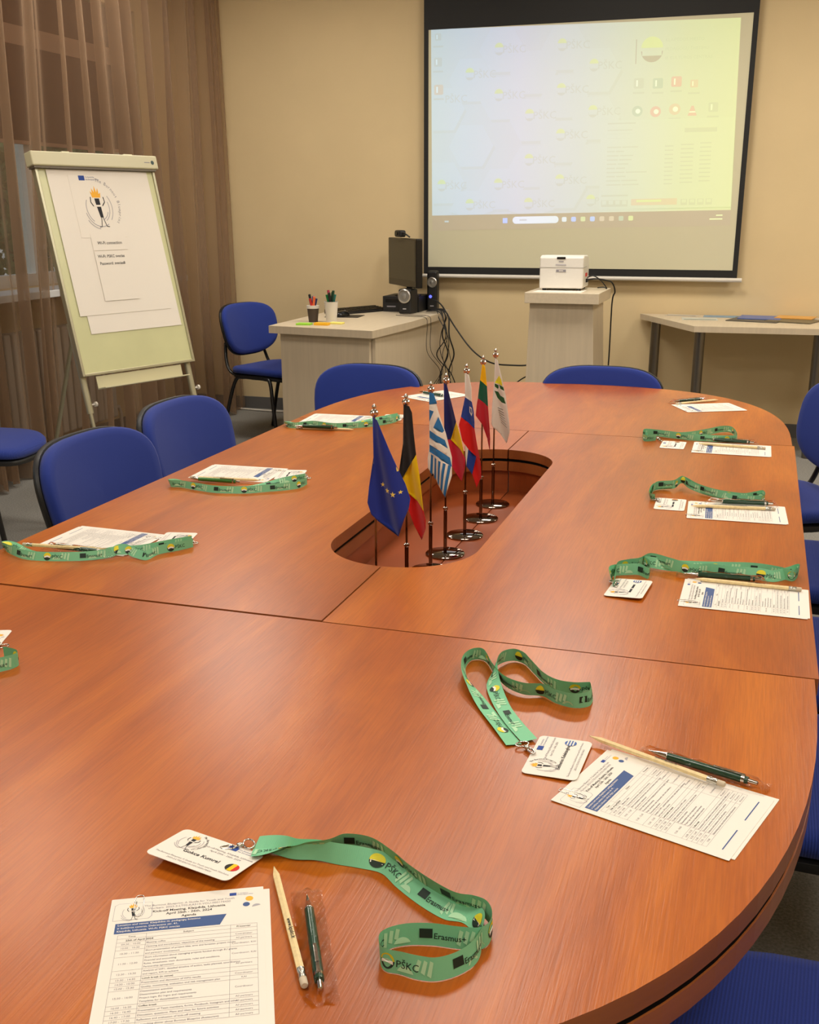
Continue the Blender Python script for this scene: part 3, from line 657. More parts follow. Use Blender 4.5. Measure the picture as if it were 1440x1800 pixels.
cable('projector_cable', [(-.978, 6.52, 1.005), (-.93, 6.52, 1.01), (-.88, 6.55, 1.0), (-.85, 6.60, .985), (-.835, 6.64, .93), (-.85, 6.65, .86), (-.855, 6.67, .5), (-.87, 6.68, .03)], .0045, 'black cable hanging over the right edge of the podium')
b = MB()

# ================================================================== TEACHER DESK
DZ = .76
t_ = thing('desk', 'pale wood-effect corner desk carrying the computer and marker cups', 'desk', (-2.37, 6.4, 0))
top = [(-2.715, 5.80), (-2.035, 5.69), (-1.985, 6.25), (-1.975, 6.85), (-1.99, 7.12), (-2.735, 7.12)]
b = MB(); b.prism(top, DZ-.042, DZ, LAMT, LAM); b.build('desk_top', t_, bevel=.002)
b = MB(); b.prism([(-2.66, 5.84), (-2.075, 5.745), (-2.068, 5.765), (-2.66, 5.862)], 0, DZ-.0425, LAM); b.build('front_panel', t_, bevel=.001)
b = MB(); b.prism([(-2.067, 5.767), (-2.045, 5.767), (-2.02, 6.3), (-2.02, 7.08), (-2.042, 7.08), (-2.042, 6.3)], 0, DZ-.0425, LAM); b.build('side_panel', t_, bevel=.001)
b = MB(); b.box((-2.66, 7.06, 0), (-2.045, 7.08, DZ-.0425), LAM); b.build('side_panel', t_, bevel=.001); localize(t_)
D = lambda x, y: PZ(x, y, DZ)
def cup(px, py, hgt, r, m, label, pens, pcols):
    c = D(px, py); t_ = thing('paper_cup', label, 'cup', (c.x, c.y, DZ+.0003))
    b = MB(); b.lathe([(r*.74, 0), (r, hgt), (r*1.04, hgt+.001), (r*1.04, hgt+.004), (r*.97, hgt+.004), (r*.70, .004)], m, 28); b.build('cup_body', t_, smooth='auto')
    if m is not WHITE2: b = MB(); b.lathe([(r*.98, hgt-.012), (r*1.035, hgt-.012), (r*1.05, hgt+.005), (r*1.0, hgt+.005)], WHITE2, 28); b.build('cup_rim', t_, smooth='auto')
    for k, cc in enumerate(pcols):
        a = 2*PI*k/len(pcols)+.5; q = Vector((math.cos(a), math.sin(a), 0)); base = Vector((c.x, c.y, DZ+.012)) - q*r*.3; tip = Vector((c.x, c.y, DZ+hgt+.045+.012*(k % 3))) + q*r*.62
        mk = thing('marker_pen', pens % cc[0], 'marker', tuple(base), group='marker pens in the two cups')
        b = MB(); M_ = base.lerp(tip, .62); b.tube([base, M_], .0065, WHITE2 if k % 2 else mat('mk_'+cc[0], cc[1], .4), 10); b.build('barrel', mk, smooth='auto')
        b = MB(); b.tube([M_, tip], .0078, mat('mk_'+cc[0], cc[1], .4), 10); b.build('cap', mk, smooth='auto'); localize(mk)
cup(551, 566, .092, .036, mat('cup_brown', (70, 58, 48), .6), 'dark brown paper cup of markers on the desk', '%s marker standing in the brown cup', [('navy', (28, 40, 90)), ('blue', (30, 60, 140)), ('black', (20, 20, 22)), ('red', (190, 40, 40)), ('orange', (230, 110, 60))])
cup(583, 567, .118, .041, WHITE2, 'taller white paper cup of markers on the desk', '%s marker standing in the white cup', [('teal', (30, 110, 100)), ('dark green', (14, 66, 36)), ('crimson', (160, 30, 60)), ('green', (20, 120, 60)), ('plain black', (24, 22, 24)), ('bottle green', (10, 60, 40))])
def note(px, py, w_, d, colr, lab, h=.012, rz=0):
    c = D(px, py); t_ = thing('sticky_note_pad', lab, 'sticky notes', (c.x, c.y, DZ+.0003), rz); b = MB(); b.box((-w_/2, -d/2, 0), (w_/2, d/2, h), mat('nt%d' % colr[0], colr, .7)); b.build('pad', t_, bevel=.001)
note(535, 571, .085, .06, (150, 210, 60), 'bright green sticky note pad at the desk corner', .010, .1)
note(566, 571.5, .085, .05, (240, 180, 30), 'orange sticky note pad between the other two on the desk', .014, .05)
note(592, 569.5, .08, .05, (236, 224, 120), 'pale yellow sticky note pad before the white cup', .010, -.05)
c = D(636, 549); t_ = thing('keyboard', 'black computer keyboard on the desk', 'keyboard', (c.x-.03, c.y, DZ+.0003), math.radians(62))
b = MB(); vs = [(-.22, -.075, 0), (.22, -.075, 0), (.22, .075, 0), (-.22, .075, 0), (-.22, -.075, .012), (.22, -.075, .012), (.22, .075, .028), (-.22, .075, .028)]
b.add(vs, [(0,3,2,1),(4,5,6,7),(0,1,5,4),(1,2,6,5),(2,3,7,6),(3,0,4,7)], BLACK); b.build('keyboard_base', t_, bevel=.003)
b = MB()
for r_ in range(5):
    for k in range(20):
        x = -.205+.0207*k; y = -.060+.026*r_; z = .0125+(y+.075)/.15*.016; b.box((x, y, z), (x+.018, y+.022, z+.005), BLACKG)
b.build('keys', t_)
c = D(602, 556); t_ = thing('computer_mouse', 'black computer mouse beside the keyboard', 'mouse', (c.x, c.y, DZ+.0023), 1.2)
b = MB(); b.grid(lambda u, v: (.055*math.cos(PI*u)*math.sin(PI*(.02+.96*v))**.6, .031*math.cos(PI*v), .0005+.034*math.sin(PI*u)**.7*math.sin(PI*(.02+.96*v))), 18, 14, BLACKG); b.build('mouse_body', t_, smooth=True)
b = MB(); b.tube([(.025, -.003, .030), (.025, .003, .030)], .005, INKG, 10); b.build('scroll_wheel', t_)
c = D(606, 556); t_ = thing('mouse_mat', 'thin black mat under the computer mouse', 'mouse mat', (c.x, c.y, DZ+.0003), .1); b = MB(); b.prism(rrect(.22, .18, .01), 0, .0016, BLACK); b.build('mat', t_)
# computer case, monitor, speakers
t_ = thing('desktop_computer', 'black horizontal desktop computer case beneath the monitor', 'computer', (-2.245, 6.98, DZ+.0005), 0)
b = MB(); b.box((-.13, -.13, 0), (.12, .13, .10), BLACK); b.build('case', t_, bevel=.004)
b = MB(); b.box((-.11, -.132, .060), (.02, -.13, .08), BLACKG); b.box((-.10, -.132, .03), (-.04, -.13, .038), INKG); b.build('drive_slot', t_)
t_ = thing('monitor', 'dark flat computer monitor turned towards the left side of the desk', 'monitor', (-2.235, 6.90, DZ+.1015), math.radians(-52))
OLIVE = mat('lcd_off', (70, 66, 52), .35, spec=.35)
b = MB(); b.box((-.265, -.022, .062), (.265, .022, .365), BLACKG); mh = b.build('monitor_housing', t_, bevel=.006)
b = MB(); b.box((-.15, .022, .10), (.15, .06, .33), BLACK); b.build('rear_cover', mh, bevel=.02)
b = MB(); b.box((-.245, -.0232, .105), (.245, -.0205, .352), OLIVE); b.build('screen', mh)
b = MB(); b.tube([(0, .03, .0), (0, .03, .20)], .022, BLACK, 12, flat=.5); b.build('neck', t_, smooth='auto')
b = MB(); b.lathe([(.085, 0), (.085, .008), (.05, .014)], BLACKG, 30, (0, .02, .001)); b.build('stand', t_, smooth='auto')
t_ = thing('webcam', 'black webcam clipped on top of the monitor', 'webcam', (-2.235, 6.85, DZ+.4705), math.radians(-52))
b = MB(); b.box((-.10, -.022, .002), (.01, .022, .045), BLACK); b.build('webcam_body', t_, bevel=.012)
b = MB(); b.tube([(-.045, -.022, .024), (-.045, -.027, .024)], .011, BLACKG, 16); b.build('lens', t_)
b = MB(); b.tube(spline([(.0, 0, .03), (.04, .0, .026), (.08, .02, .004)], 5), .005, BLACK, 8); b.build('clip_arm', t_, smooth=True)
SILV = mat('speaker_silver', (190, 186, 180), .3, .8); CONE = mat('speaker_cone', (150, 148, 144), .35, .6)
def speaker(x, y, h, r, rz, label, lit=False, z=DZ):
    t_ = thing('desktop_speaker', label, 'speaker', (x, y, z+.0005), rz)
    b = MB(); b.box((-r, -.05, .0), (r, .055, h), BLACK); cb = b.build('cabinet', t_, bevel=.012)
    b = MB(); Q = Matrix.Translation((0, -.051, h*.72)) @ Matrix.Rotation(PI/2, 4, 'X')
    b.M = Q; b.lathe([(r*.96, 0), (r*.98, .006), (r*.82, .010), (r*.76, .004)], SILV, 30); b.build('driver_ring', cb, smooth='auto')
    b = MB(); b.M = Q; b.lathe([(r*.74, .005), (r*.40, .001), (r*.36, .009), (r*.05, .013)], CONE, 24); b.build('driver_cone', cb, smooth='auto')
    b = MB(); b.box((-.012, -.052, .028), (.012, -.050, .034), INKL); b.build('nameplate', cb)
    if lit:
        b = MB(); b.M = Matrix.Translation((-.01, -.052, h*.36)) @ Matrix.Rotation(PI/2, 4, 'X'); b.lathe([(.010, 0), (.006, .004)], mat('blue_led', (20, 20, 120), .3, emis=((.10, .12, 1), 2.2)), 16); b.build('volume_light', cb)
s_ = D(716, 551); speaker(s_.x, s_.y+.015, .155, .046, math.radians(-8), 'black desktop speaker with silver ring in front of the computer')
speaker(-2.085, 7.04, .255, .034, math.radians(8), 'taller black speaker with a blue light right of the monitor', True)
# cables
gx = [(-1.96, 6.86), (-1.97, 6.80), (-1.955, 6.9), (-1.96, 6.95), (-1.95, 6.82), (-1.965, 6.88), (-1.94, 6.92)]
for k, (x, y) in enumerate(gx):
    z0 = DZ+.01; pts = [(-2.06, y, DZ+.012), (-1.99, y, DZ+.016), (x, y-.01, DZ-.03)]
    nn = 6
    for j in range(1, nn+1):
        z = DZ-.03-(DZ-.05)*j/nn; pts.append((x+random.uniform(-.035, .055)+.03*math.sin(k+j), y+random.uniform(-.04, .03), max(z, .012)))
    cable('computer_cable', pts, [.0022, .003, .0045, .0024, .0035, .002, .005][k], 'thin dark cable in the tangle hanging off the right side of the desk', group='cables hanging from the desk')
for k, (dx, r, am) in enumerate([(-.10, .0018, .05), (-.03, .0018, .045)]):
    y = 6.60+.08*k; pts = [(-2.2, y, DZ+.003), (-2.08, y-.05, DZ+.003), (-1.975, y-.1, DZ+.002), (-1.962, y-.1, DZ-.05), (-1.965, y-.09, .55), (-1.95+am, y-.02, .42), (-1.96, y, .30), (-1.93, y+.08, .14), (-1.94, y+.12, .012)]
    cable('computer_cable', pts, r, 'thin cable crossing the desk edge left of the main tangle' if k == 0 else 'thin cable crossing the desk edge closest to the main tangle')
a = PY(757, 527, 6.95); pts = [tuple(a), tuple(PY(775, 535, 6.95)), tuple(PY(800, 575, 6.95)), tuple(PY(830, 615, 6.9)), tuple(PY(862, 637, 6.8)), tuple(PY(900, 642, 6.7)), tuple(PY(935, 640, 6.66)), (-1.20, 6.66, .55)]
cable('long_video_cable', pts, .005, 'long black cable swooping from the desk computer to the podium')
cable('floor_cable', [tuple(PY(905, 675, 6.75)), tuple(PY(916, 667, 6.75)), tuple(PY(930, 659, 6.7)), (-1.2, 6.68, .5)], .004, 'short black cable end emerging low behind the podium')
cable('white_cable', [(-3.6, 7.12, .008), (-3.3, 7.09, .008), (-2.9, 7.12, .008), (-2.75, 7.14, .008)], .007, 'white cord lying on the floor along the back wall', WHITE2)

# ================================================================== SIDE TABLE WITH BROCHURES
t_ = thing('side_table', 'pale trapezoid table on steel legs against the back wall', 'table', (.1, 6.9, 0)); RZ = .757
tp = [(-.352, 6.47), (.75, 6.52), (1.05, 7.19), (-.735, 7.19)]
b = MB(); b.prism(tp, RZ-.034, RZ, LAMT, LAM); b.build('table_top', t_, bevel=.002)
for x, y in ((-.322, 6.56), (.335, 6.61), (-.62, 7.06), (.9, 7.08)):
    b = MB(); b.tube([(x, y, 0), (x, y, RZ-.0345)], .030, STEEL, 24); b.build('leg', t_, smooth='auto')
localize(t_)
def brochure(px, py, w_, d, rz, colr, lab, band=None, h=.002, z=RZ):
    c = PZ(px, py, RZ); yy = min(c.y, 7.17-d/2); c = Vector((c.x, yy, 0))
    t_ = thing('brochure', lab, 'brochure', (c.x, c.y, z+.0005), rz); b = MB(); b.box((-w_/2, -d/2, 0), (w_/2, d/2, h), mat('br%d_%d' % (colr[0], colr[2]), colr, .35)); b.build('cover', t_)
    if band: b = MB(); b.box((-w_*.45, -d*.45, h), (w_*.45, -d*.25, h+.0004), mat('bd%d' % band[0], band, .35)); b.build('colour_band', t_)
brochure(1202, 552, .20, .10, -.15, (205, 198, 184), 'white leaflet with a dark strip, leftmost on the side table', (80, 80, 86))
brochure(1230, 561, .21, .15, .1, (200, 204, 196), 'white leaflet with a green-grey strip nearest the table corner', (100, 112, 104))
brochure(1271, 552.5, .22, .12, .0, (110, 150, 180), 'light blue brochure lying on the side table')
brochure(1330, 563, .30, .26, -.25, (62, 62, 60), 'dark grey booklet underneath the royal blue brochure', None, .004)
brochure(1337, 560, .25, .24, -.1, (70, 100, 170), 'royal blue brochure on top of the dark booklet', None, .003, RZ+.0048)
brochure(1395, 565, .27, .24, -.35, (92, 84, 62), 'dark olive booklet underneath the orange one', None, .006)
brochure(1398, 558, .22, .18, -.2, (220, 160, 70), 'orange illustrated booklet on top of the olive one', None, .004, RZ+.0068)
brochure(1440, 563, .2, .15, .2, (196, 200, 198), 'pale grey leaflet at the right edge of the photo', (120, 128, 130))

# ================================================================== TABLE FLAGS
FLAGM = {k: mat('flag_'+k, v, .8, sheen=.2, spec=.2) for k, v in dict(eub=(34, 50, 140), star=(236, 214, 100), blk=(34, 30, 28), yel=(238, 196, 8), red=(214, 32, 28), grb=(46, 112, 170), wht=(232, 224, 212), rob=(34, 36, 96), rored=(206, 40, 60), sib=(40, 66, 150), lty=(244, 184, 10), ltg=(22, 92, 66), ltr=(188, 34, 46), psy=(238, 228, 40), psg=(40, 92, 50), txt=(110, 104, 98)).items()}
def pip(p, poly):
    x, y = p; c = False; n = len(poly); j = n-1
    for i in range(n):
        xi, yi = poly[i]; xj, yj = poly[j]
        if (yi > y) != (yj > y) and x < (xj-xi)*(y-yi)/(yj-yi)+xi: c = not c
        j = i
    return c
z8 = lambda p: (630+p[0]/5.145, 680+p[1]/5.145); z6 = lambda p: (560+p[0]/3.2727, 580+p[1]/3.2727)
def star(cx, cy, r): return [(cx+(r if k % 2 == 0 else r*.42)*math.sin(PI*k/5), cy-(r if k % 2 == 0 else r*.42)*math.cos(PI*k/5)) for k in range(10)]
def flag(y, tip, collar_dz, cloth, conv, label, phase):
    X_, Z0, ZT = PY(*tip, y).x+.001, .6204, 1.046
    t_ = thing('table_flag', label, 'flag', (X_, y, Z0), group='national and institution flags in the table tray')
    b = MB(); b.lathe([(.046, 0), (.046, .003), (.044, .0045), (.006, .006)], CHRREFL, 40); b.build('base', t_, smooth='auto')
    b = MB(); b.tube([(0, 0, .005), (0, 0, collar_dz)], .0042, CHRREFL, 14); b.lathe([(.0042, 0), (.006, .002), (.006, .006), (.003, .008)], CHROME, 14, (0, 0, collar_dz-.004)); b.build('socket', t_, smooth='auto')
    b = MB(); b.tube([(0, 0, collar_dz), (0, 0, .405)], .0022, CHRREFL, 10); pl = b.build('pole', t_, smooth='auto')
    b = MB(); b.lathe([(.003, 0), (.0075, .004), (.0085, .009), (.006, .013), (.002, .015), (.0042, .018), (.0042, .021), (.001, .025)], CHROME, 18, (0, 0, .402)); b.build('finial', pl, smooth='auto')
    # cloth: regions in picture units -> metres in the plane of the pole, then folded in depth
    x0 = PY(*tip, y); regs = []
    for key, poly in cloth:
        q = [PY(*conv(p), y) for p in poly]; regs.append((key, [(v.x-x0.x, v.z-x0.z) for v in q]))
    verts = []; edges = []
    for key, poly in regs:
        k0 = len(verts); n = len(poly)
        verts += [Vector(p) for p in poly]; edges += [(k0+i, k0+(i+1) % n) for i in range(n)]
    xs = [v.x for v in verts]; zs = [v.y for v in verts]; st = .0045; xx = min(xs)
    while xx < max(xs):
        zz = min(zs)
        while zz < max(zs):
            if any(pip((xx, zz), p) for _, p in regs): verts.append(Vector((xx+random.uniform(-.0008, .0008), zz+random.uniform(-.0008, .0008))))
            zz += st
        xx += st
    vo, eo, fo, *_ = geometry.delaunay_2d_cdt(verts, edges, [], 0, 1e-5)
    def dep(x, z): return -.0055 - .011*math.sin(x*95+z*22+phase)*min(1, abs(x)/.016) - .12*max(0, -z-.10)*.25
    zt = .402
    b = MB(); v3 = [(v.x, dep(v.x, v.y), v.y+zt+.004) for v in vo]
    for f in fo:
        c = (sum(vo[i].x for i in f)/3, sum(vo[i].y for i in f)/3); key = None
        for kk, p in regs:
            if pip(c, p): key = kk
        if key is None: continue
        s_ = len(b.v)
        b.f.append([s_, s_+1, s_+2]); b.v += [Vector(v3[i]) for i in f]; b.m.append(b.mi(FLAGM[key]))
    o = b.build('flag_cloth', t_, smooth=False)
    bm = bmesh.new(); bm.from_mesh(o.data); bmesh.ops.remove_doubles(bm, verts=bm.verts, dist=1e-6); bmesh.ops.recalc_face_normals(bm, faces=bm.faces); bm.to_mesh(o.data); bm.free(); o.data.shade_smooth()
    sm = o.modifiers.new('thick', 'SOLIDIFY'); sm.thickness = .0005
    return t_
EU = [('eub', [(135,255),(185,280),(240,400),(300,560),(360,715),(425,870),(465,1000),(460,1080),(435,1160),(380,1325),(185,1190),(130,1130),(100,1020),(105,880),(140,620)])] + [('star', star(x, y_, r)) for x, y_, r in ((218, 872, 24), (270, 920, 28), (333, 945, 28), (393, 928, 19))] + [('star', [(350, 700), (360, 722), (369, 742), (358, 745), (352, 725)])]
BE = [('blk', [(415,95),(470,110),(495,170),(515,350),(540,540),(390,785),(368,700),(405,450)]), ('yel', [(540,540),(575,740),(608,1045),(540,970),(440,885),(390,785)]), ('red', [(440,885),(540,970),(608,1045),(630,1130),(625,1210),(570,1330),(500,1190),(455,1040)])]
GR = [('wht', [(640,320),(665,330),(690,430),(730,560),(765,700),(770,800),(742,920),(690,850),(660,790),(632,760),(630,700),(640,640)]),
      ('grb', [(640,320),(665,330),(683,388),(640,392)]), ('grb', [(640,422),(668,430),(640,492)]), ('grb', [(692,462),(722,545),(714,555),(668,522)]),
      ('grb', [(641,540),(690,566),(728,598),(744,648),(705,612),(641,582)]), ('grb', [(641,622),(700,648),(756,700),(768,752),(700,690),(641,664)])]
for k in range(5):
    t0, t1 = k/5+.08, k/5+.19; f_ = lambda t: (640+125*t, 672+75*t); g_ = lambda t: (636+106*t, 770+150*t)
    a1, a2, c1, c2 = f_(t0), f_(t1), g_(t0), g_(t1); GR.append(('grb', [a1, a2, c2, c1]))
RO = [('rob', [(722,270),(742,290),(770,380),(800,495),(758,603),(735,600),(725,560)]), ('yel', [(800,495),(830,590),(852,695),(820,650),(758,603)]), ('rored', [(735,600),(758,603),(820,650),(855,702),(850,760),(822,845),(775,775),(755,720)])]
SI = [('wht', [(845,200),(870,210),(888,280),(890,362),(845,340)]), ('sib', [(845,340),(890,362),(900,410),(905,480),(903,520),(860,485),(818,455),(835,380)]), ('red', [(818,455),(860,485),(903,520),(915,600),(935,700),(908,685),(862,640),(830,590),(810,500)]),
      ('sib', [(862,640),(908,685),(885,785),(855,735)]), ('wht', [(846,612),(862,640),(855,735),(850,690)]), ('red', [(908,685),(935,700),(940,740),(938,800),(910,865),(885,785)]), ('wht', [(872,392),(890,398),(893,430),(886,448),(872,428)]), ('sib', [(877,402),(887,405),(888,425),(884,435),(877,422)])]
LT = [('lty', [(945,165),(962,185),(975,295),(955,280),(932,262)]), ('ltg', [(932,262),(955,280),(975,295),(983,412),(960,395),(914,370)]), ('ltr', [(914,370),(960,395),(983,412),(990,520),(992,600),(985,675),(970,600),(945,520),(903,470),(905,420)])]
PS = [('wht', [(1018,120),(1035,130),(1060,220),(1085,340),(1105,480),(1108,540),(1083,612),(1045,560),(1010,520),(998,500),(1000,400),(1012,250)]), ('psy', [(1046,218),(1058,240),(1066,278),(1044,268),(1016,262),(1026,245)]),
      ('psg', [(1016,266),(1040,275),(1040,290),(1034,298),(1016,284)]), ('psg', [(1044,270),(1070,284),(1076,306),(1052,294)]), ('psg', [(1014,308),(1036,314),(1052,335),(1074,345),(1085,380),(1058,374),(1030,350)])]
for k in range(7):
    y_ = 405+14*k; PS.append(('txt', [(1030+3*k, y_), (1066+4*k, y_+10+3*k), (1066+4*k, y_+13+3*k), (1030+3*k, y_+3)]))
for y, tip, cl, conv, lab, ph, col_ in [
    (1.90, (657, 727), EU, z8, 'blue european table flag with gold stars, nearest of the seven', .6, 0),
    (2.03, (713, 699), BE, z8, 'black, yellow and red belgian table flag on a chrome pole', 1.6, 0),
    (2.20, (757, 677), GR, z6, 'blue and white striped greek table flag', 2.4, 0),
    (2.33, (784, 663), RO, z6, 'navy, yellow and red romanian table flag between the greek and slovenian ones', .2, 0),
    (2.49, (820, 641), SI, z6, 'white, blue and red slovenian table flag with a small shield', 1.1, 0),
    (2.65, (849, 632), LT, z6, 'yellow, green and red lithuanian table flag', 2.0, 0),
    (2.80, (871, 614), PS, z6, 'white table flag with a yellow and green logo, farthest of the seven', .9, 0)]:
    flag(y, tip, .096 if y < 2 else .112, cl, conv, lab, ph)

# ================================================================== PLACE SETTINGS
def frame_from(px4):                           # TL,TR,BR,BL pixels -> centre, right dir, up dir
    q = [PZ(*p) for p in px4]; c = sum(q, Vector())/4
    ex = ((q[1]-q[0])+(q[2]-q[3])); ex.z = 0; ex.normalize(); ey = Vector((-ex.y, ex.x, 0)); return c, ex, ey
DW, DH = .148, .210
def line(b, T, x0, y0, x1, y1, wd, m, lift=0):
    d = Vector((x1-x0, y1-y0)); n = Vector((-d.y, d.x)).normalized()*wd/2
    b.shape2(([(x0-n.x, y0-n.y), (x1-n.x, y1-n.y), (x1+n.x, y1+n.y), (x0+n.x, y0+n.y)], [(0, 1, 2, 3)]), m, lambda x, y: T(x, y, lift))
AG = [('25th of April 2024', None, ''), ('09:30 - 10:00', ['Meeting coffee'], 'Coordinator'), ('10:00 - 10:30', ['Opening and introduction, objectives of the meeting'], 'All partners'),
      ('10:30 - 11:30', ['Short presentation of project idea, aims and foreseen project results', 'and partners\' involvement'], 'Coordinator, KAI'),
      ('11:30 - 12:30', ['Short information about managing projects funded through EU grants:', 'Financial and accounting', 'Rules, timesheets, main documents, rules and conditions,', 'Partnership agreement'], 'Coordinator, KAI'),
      ('12:30 - 13:30', ['Analysis of WP1, detailed timeline of action, tasks planned, coordination', 'and report, KPI to achieve'], 'All partners'), ('13:30 - 14:30', ['Lunch break (in venue)'], ''),
      ('14:30 - 15:00', ['Presentation and discussion of WP2 results'], 'Coordinator'), ('15:00 - 15:30', ['Quality, monitoring, evaluation and risk management plan'], 'KAI'),
      ('15:30 - 16:00', ['Dissemination activities', 'Dissemination plan and requirements', 'Project logo, EU logos and requirements', 'Templates for dissemination materials'], 'Coordinator'),
      ('16:00 - 16:20', ['Coffee break'], 'All partners'), ('16:20 - 16:40', ['Presentation of Team members, forms, Facebook, Instagram and other'], 'All partners'),
      ('16:40 - 17:00', ['Discussion, questions. Plans and ideas for future activities'], 'All partners'), ('17:00 - 17:30', ['Reflection and evaluation of kick-off meeting'], 'All partners'), ('19:00', ['Networking dinner about Burnout Blueprint (Restaurant)'], 'All partners')]
def agenda_print():
    b = MB(); T = lambda x, y, l=0: Vector((x, y, l)); T2 = lambda x, y: T(x, y, 0)
    b.M = Matrix.Identity(4)
    Tt = lambda x, y, l=0: T(x-.052, y+.083, l)
    torch(b, Tt, .024); b.shape2(P2([(-.070, .070), (-.036, .070), (-.033, .074), (-.034, .096), (-.066, .097), (-.070, .094)]), INKL, lambda x, y: T(x, y, -.00012)); b.shape2(P2([(-.0695, .0705), (-.0365, .0705), (-.0337, .0742), (-.0345, .0955), (-.066, .0965), (-.0695, .0935)]), WHITE, lambda x, y: T(x, y, -.00006))
    hd = [('The Burnout Blueprint: A Guide for Youth and Youth', .0040, .0885, INKG, 0), ('Workers, 2023-2-LT02-KA210-YOU-000174430', .0040, .0840, INKG, 0), ('Kick-off Meeting, Klaipėda, Lithuania', .0047, .0785, INK, .012), ('April 25th - 26th, 2024', .0047, .0735, INK, .012), ('Agenda', .0047, .0680, INK, .012)]
    for s_, sz, y, m, bo in hd: b.shape2(off(text2(s_, sz, 'CENTER', bo), .002, y), m, T2)
    eu_mark(b, T, .044, .096, .0045)
    b.shape2(P2(disc(.0038, 20, .060, .087)), ORP, T2); b.shape2(P2(disc(.0034, 20, .057, .078)), BLUEP, T2); b.shape2(P2(disc(.0045, 14, .067, .073, 30, 180)), INKL, T2)
    b.shape2(P2([(-.0665, .050), (.032, .050), (.038, .0655), (-.0665, .0655)]), BLUEP, T2)
    for k, s_ in enumerate(['Location and venue: Klaipėdos m. pedagogų švietimo', 'ir kultūros centras, Debreceno str. 41,', 'Klaipėda, Lithuania. Wi-Fi: PSKC svecias']): b.shape2(off(text2(s_, .0036, 'LEFT', .01), -.064, .0615-.0046*k), WHITE, lambda x, y: T(x, y, .0001))
    y = .0475; x0, x1, x2, x3 = -.0625, -.036, .042, .067
    line(b, T, x0, y, x3, y, .00025, INKG); b.shape2(off(text2('Time', .0034, 'CENTER'), (x0+x1)/2, y-.004), INK, T2); b.shape2(off(text2('Subject', .0034, 'CENTER'), (x1+x2)/2, y-.004), INK, T2); b.shape2(off(text2('Presenter', .0034, 'CENTER'), (x2+x3)/2, y-.004), INK, T2)
    y -= .0055; ytop = .0475
    for tm, subj, pr in AG:
        line(b, T, x0, y, x3, y, .00025, INKG)
        if subj is None: b.shape2(off(text2(tm, .0034, 'LEFT', .012), x0+.008, y-.004), INK, T2); y -= .0055; continue
        hh = .0043*len(subj)+.0013; b.shape2(off(text2(tm, .0033, 'CENTER'), (x0+x1)/2, y-hh/2-.0012), INKG, T2)
        for k, s_ in enumerate(subj): b.shape2(off(text2(s_, .00295, 'LEFT', .010), x1+.001, y-.0038-.0043*k), INKG if 'break' not in s_ else INK, T2)
        if pr: b.shape2(off(text2(pr, .0031, 'CENTER'), (x2+x3)/2, y-hh/2-.0012), INKG, T2)
        y -= hh
    line(b, T, x0, y, x3, y, .00025, INKG)
    for x in (x0, x1, x2, x3): line(b, T, x, ytop, x, y, .00025, INKG)
    line(b, T, -.058, -.092, -.012, -.092, .0014, BLUEP); line(b, T, .012, -.092, .060, -.092, .0014, BLUEP)
    return b
AGP = agenda_print()
def clip_wire(t_, x, y, s_=1, rot=0):
    b = MB(); pts = [(-.004, -.012), (-.004, .012), (0, .016), (.004, .012), (.004, -.014), (0, -.018), (-.0025, -.014), (-.0025, .006)]
    b.tube(spline([(x+p[0], y+p[1], .0013) for p in pts], 4), .0005, CHROME, 6); b.build('paper_clip', t_, smooth=True)
proto_doc = None
def agenda(px4, label, fan=(.006, -.004), z=TT):
    global proto_doc
    c, ex, ey = frame_from(px4); rz = math.atan2(ex.y, ex.x)
    if proto_doc is None:
        t_ = thing('printed_agenda', label, 'paper', (c.x, c.y, z+.0003), rz, 'printed agendas at the place settings')
        b = MB(); b.prism([(p[0]+fan[0], p[1]+fan[1]) for p in rrect(DW, DH, .0006, 1)], 0, .0006, WHITE); b.build('under_sheet', t_)
        b = MB(); b.prism(rrect(DW, DH, .0006, 1), .0007, .0011, WHITE); cs = b.build('cover_sheet', t_)
        AGP.v = [Vector((p.x, p.y, .00125+p.z)) for p in AGP.v]; AGP.build('printing', cs)
        clip_wire(t_, -.047, .092); proto_doc = t_; return t_
    return dup(proto_doc, (c.x, c.y, z+.0003), rz, label)
SET = {1: [(199,1597),(448,1571),(476,1812),(158,1842)], 2: [(966,1408),(1066,1317),(1364,1412),(1284,1515)], 3: [(1190,1065),(1206,1018),(1416,1040),(1422,1091)], 4: [(1204,912),(1210,880),(1378,895),(1386,922)], 5: [(1211,796),(1218,777),(1356,784),(1358,806)],
       6: [(1210,729),(1180,712),(1275,707),(1318,721)], 7: [(780,706),(715,695),(760,688),(814,698)], 8: [(655,733),(640,745),(530,742),(560,728)], 9: [(508,824),(470,846),(330,843),(380,816)], 10: [(290,941),(230,972),(72,958),(135,931)]}
LAB = {1: 'printed agenda at the bottom left, closest to the camera', 2: 'printed agenda under the pencil on the near right of the table', 3: 'printed agenda second from the front on the right table edge, below the long lanyard', 4: 'printed agenda on the right, third from the front',
       5: 'printed agenda on the right just before the far table seam', 6: 'printed agenda at the far right on the rounded table end', 7: 'printed agenda at the far table end behind the flags', 8: 'printed agenda at the far left near the desk side chair', 9: 'printed agenda on the left in front of the farther blue backrest', 10: 'printed agenda on the left in front of the nearer blue backrest'}
for k in SET: agenda(SET[k], LAB[k])

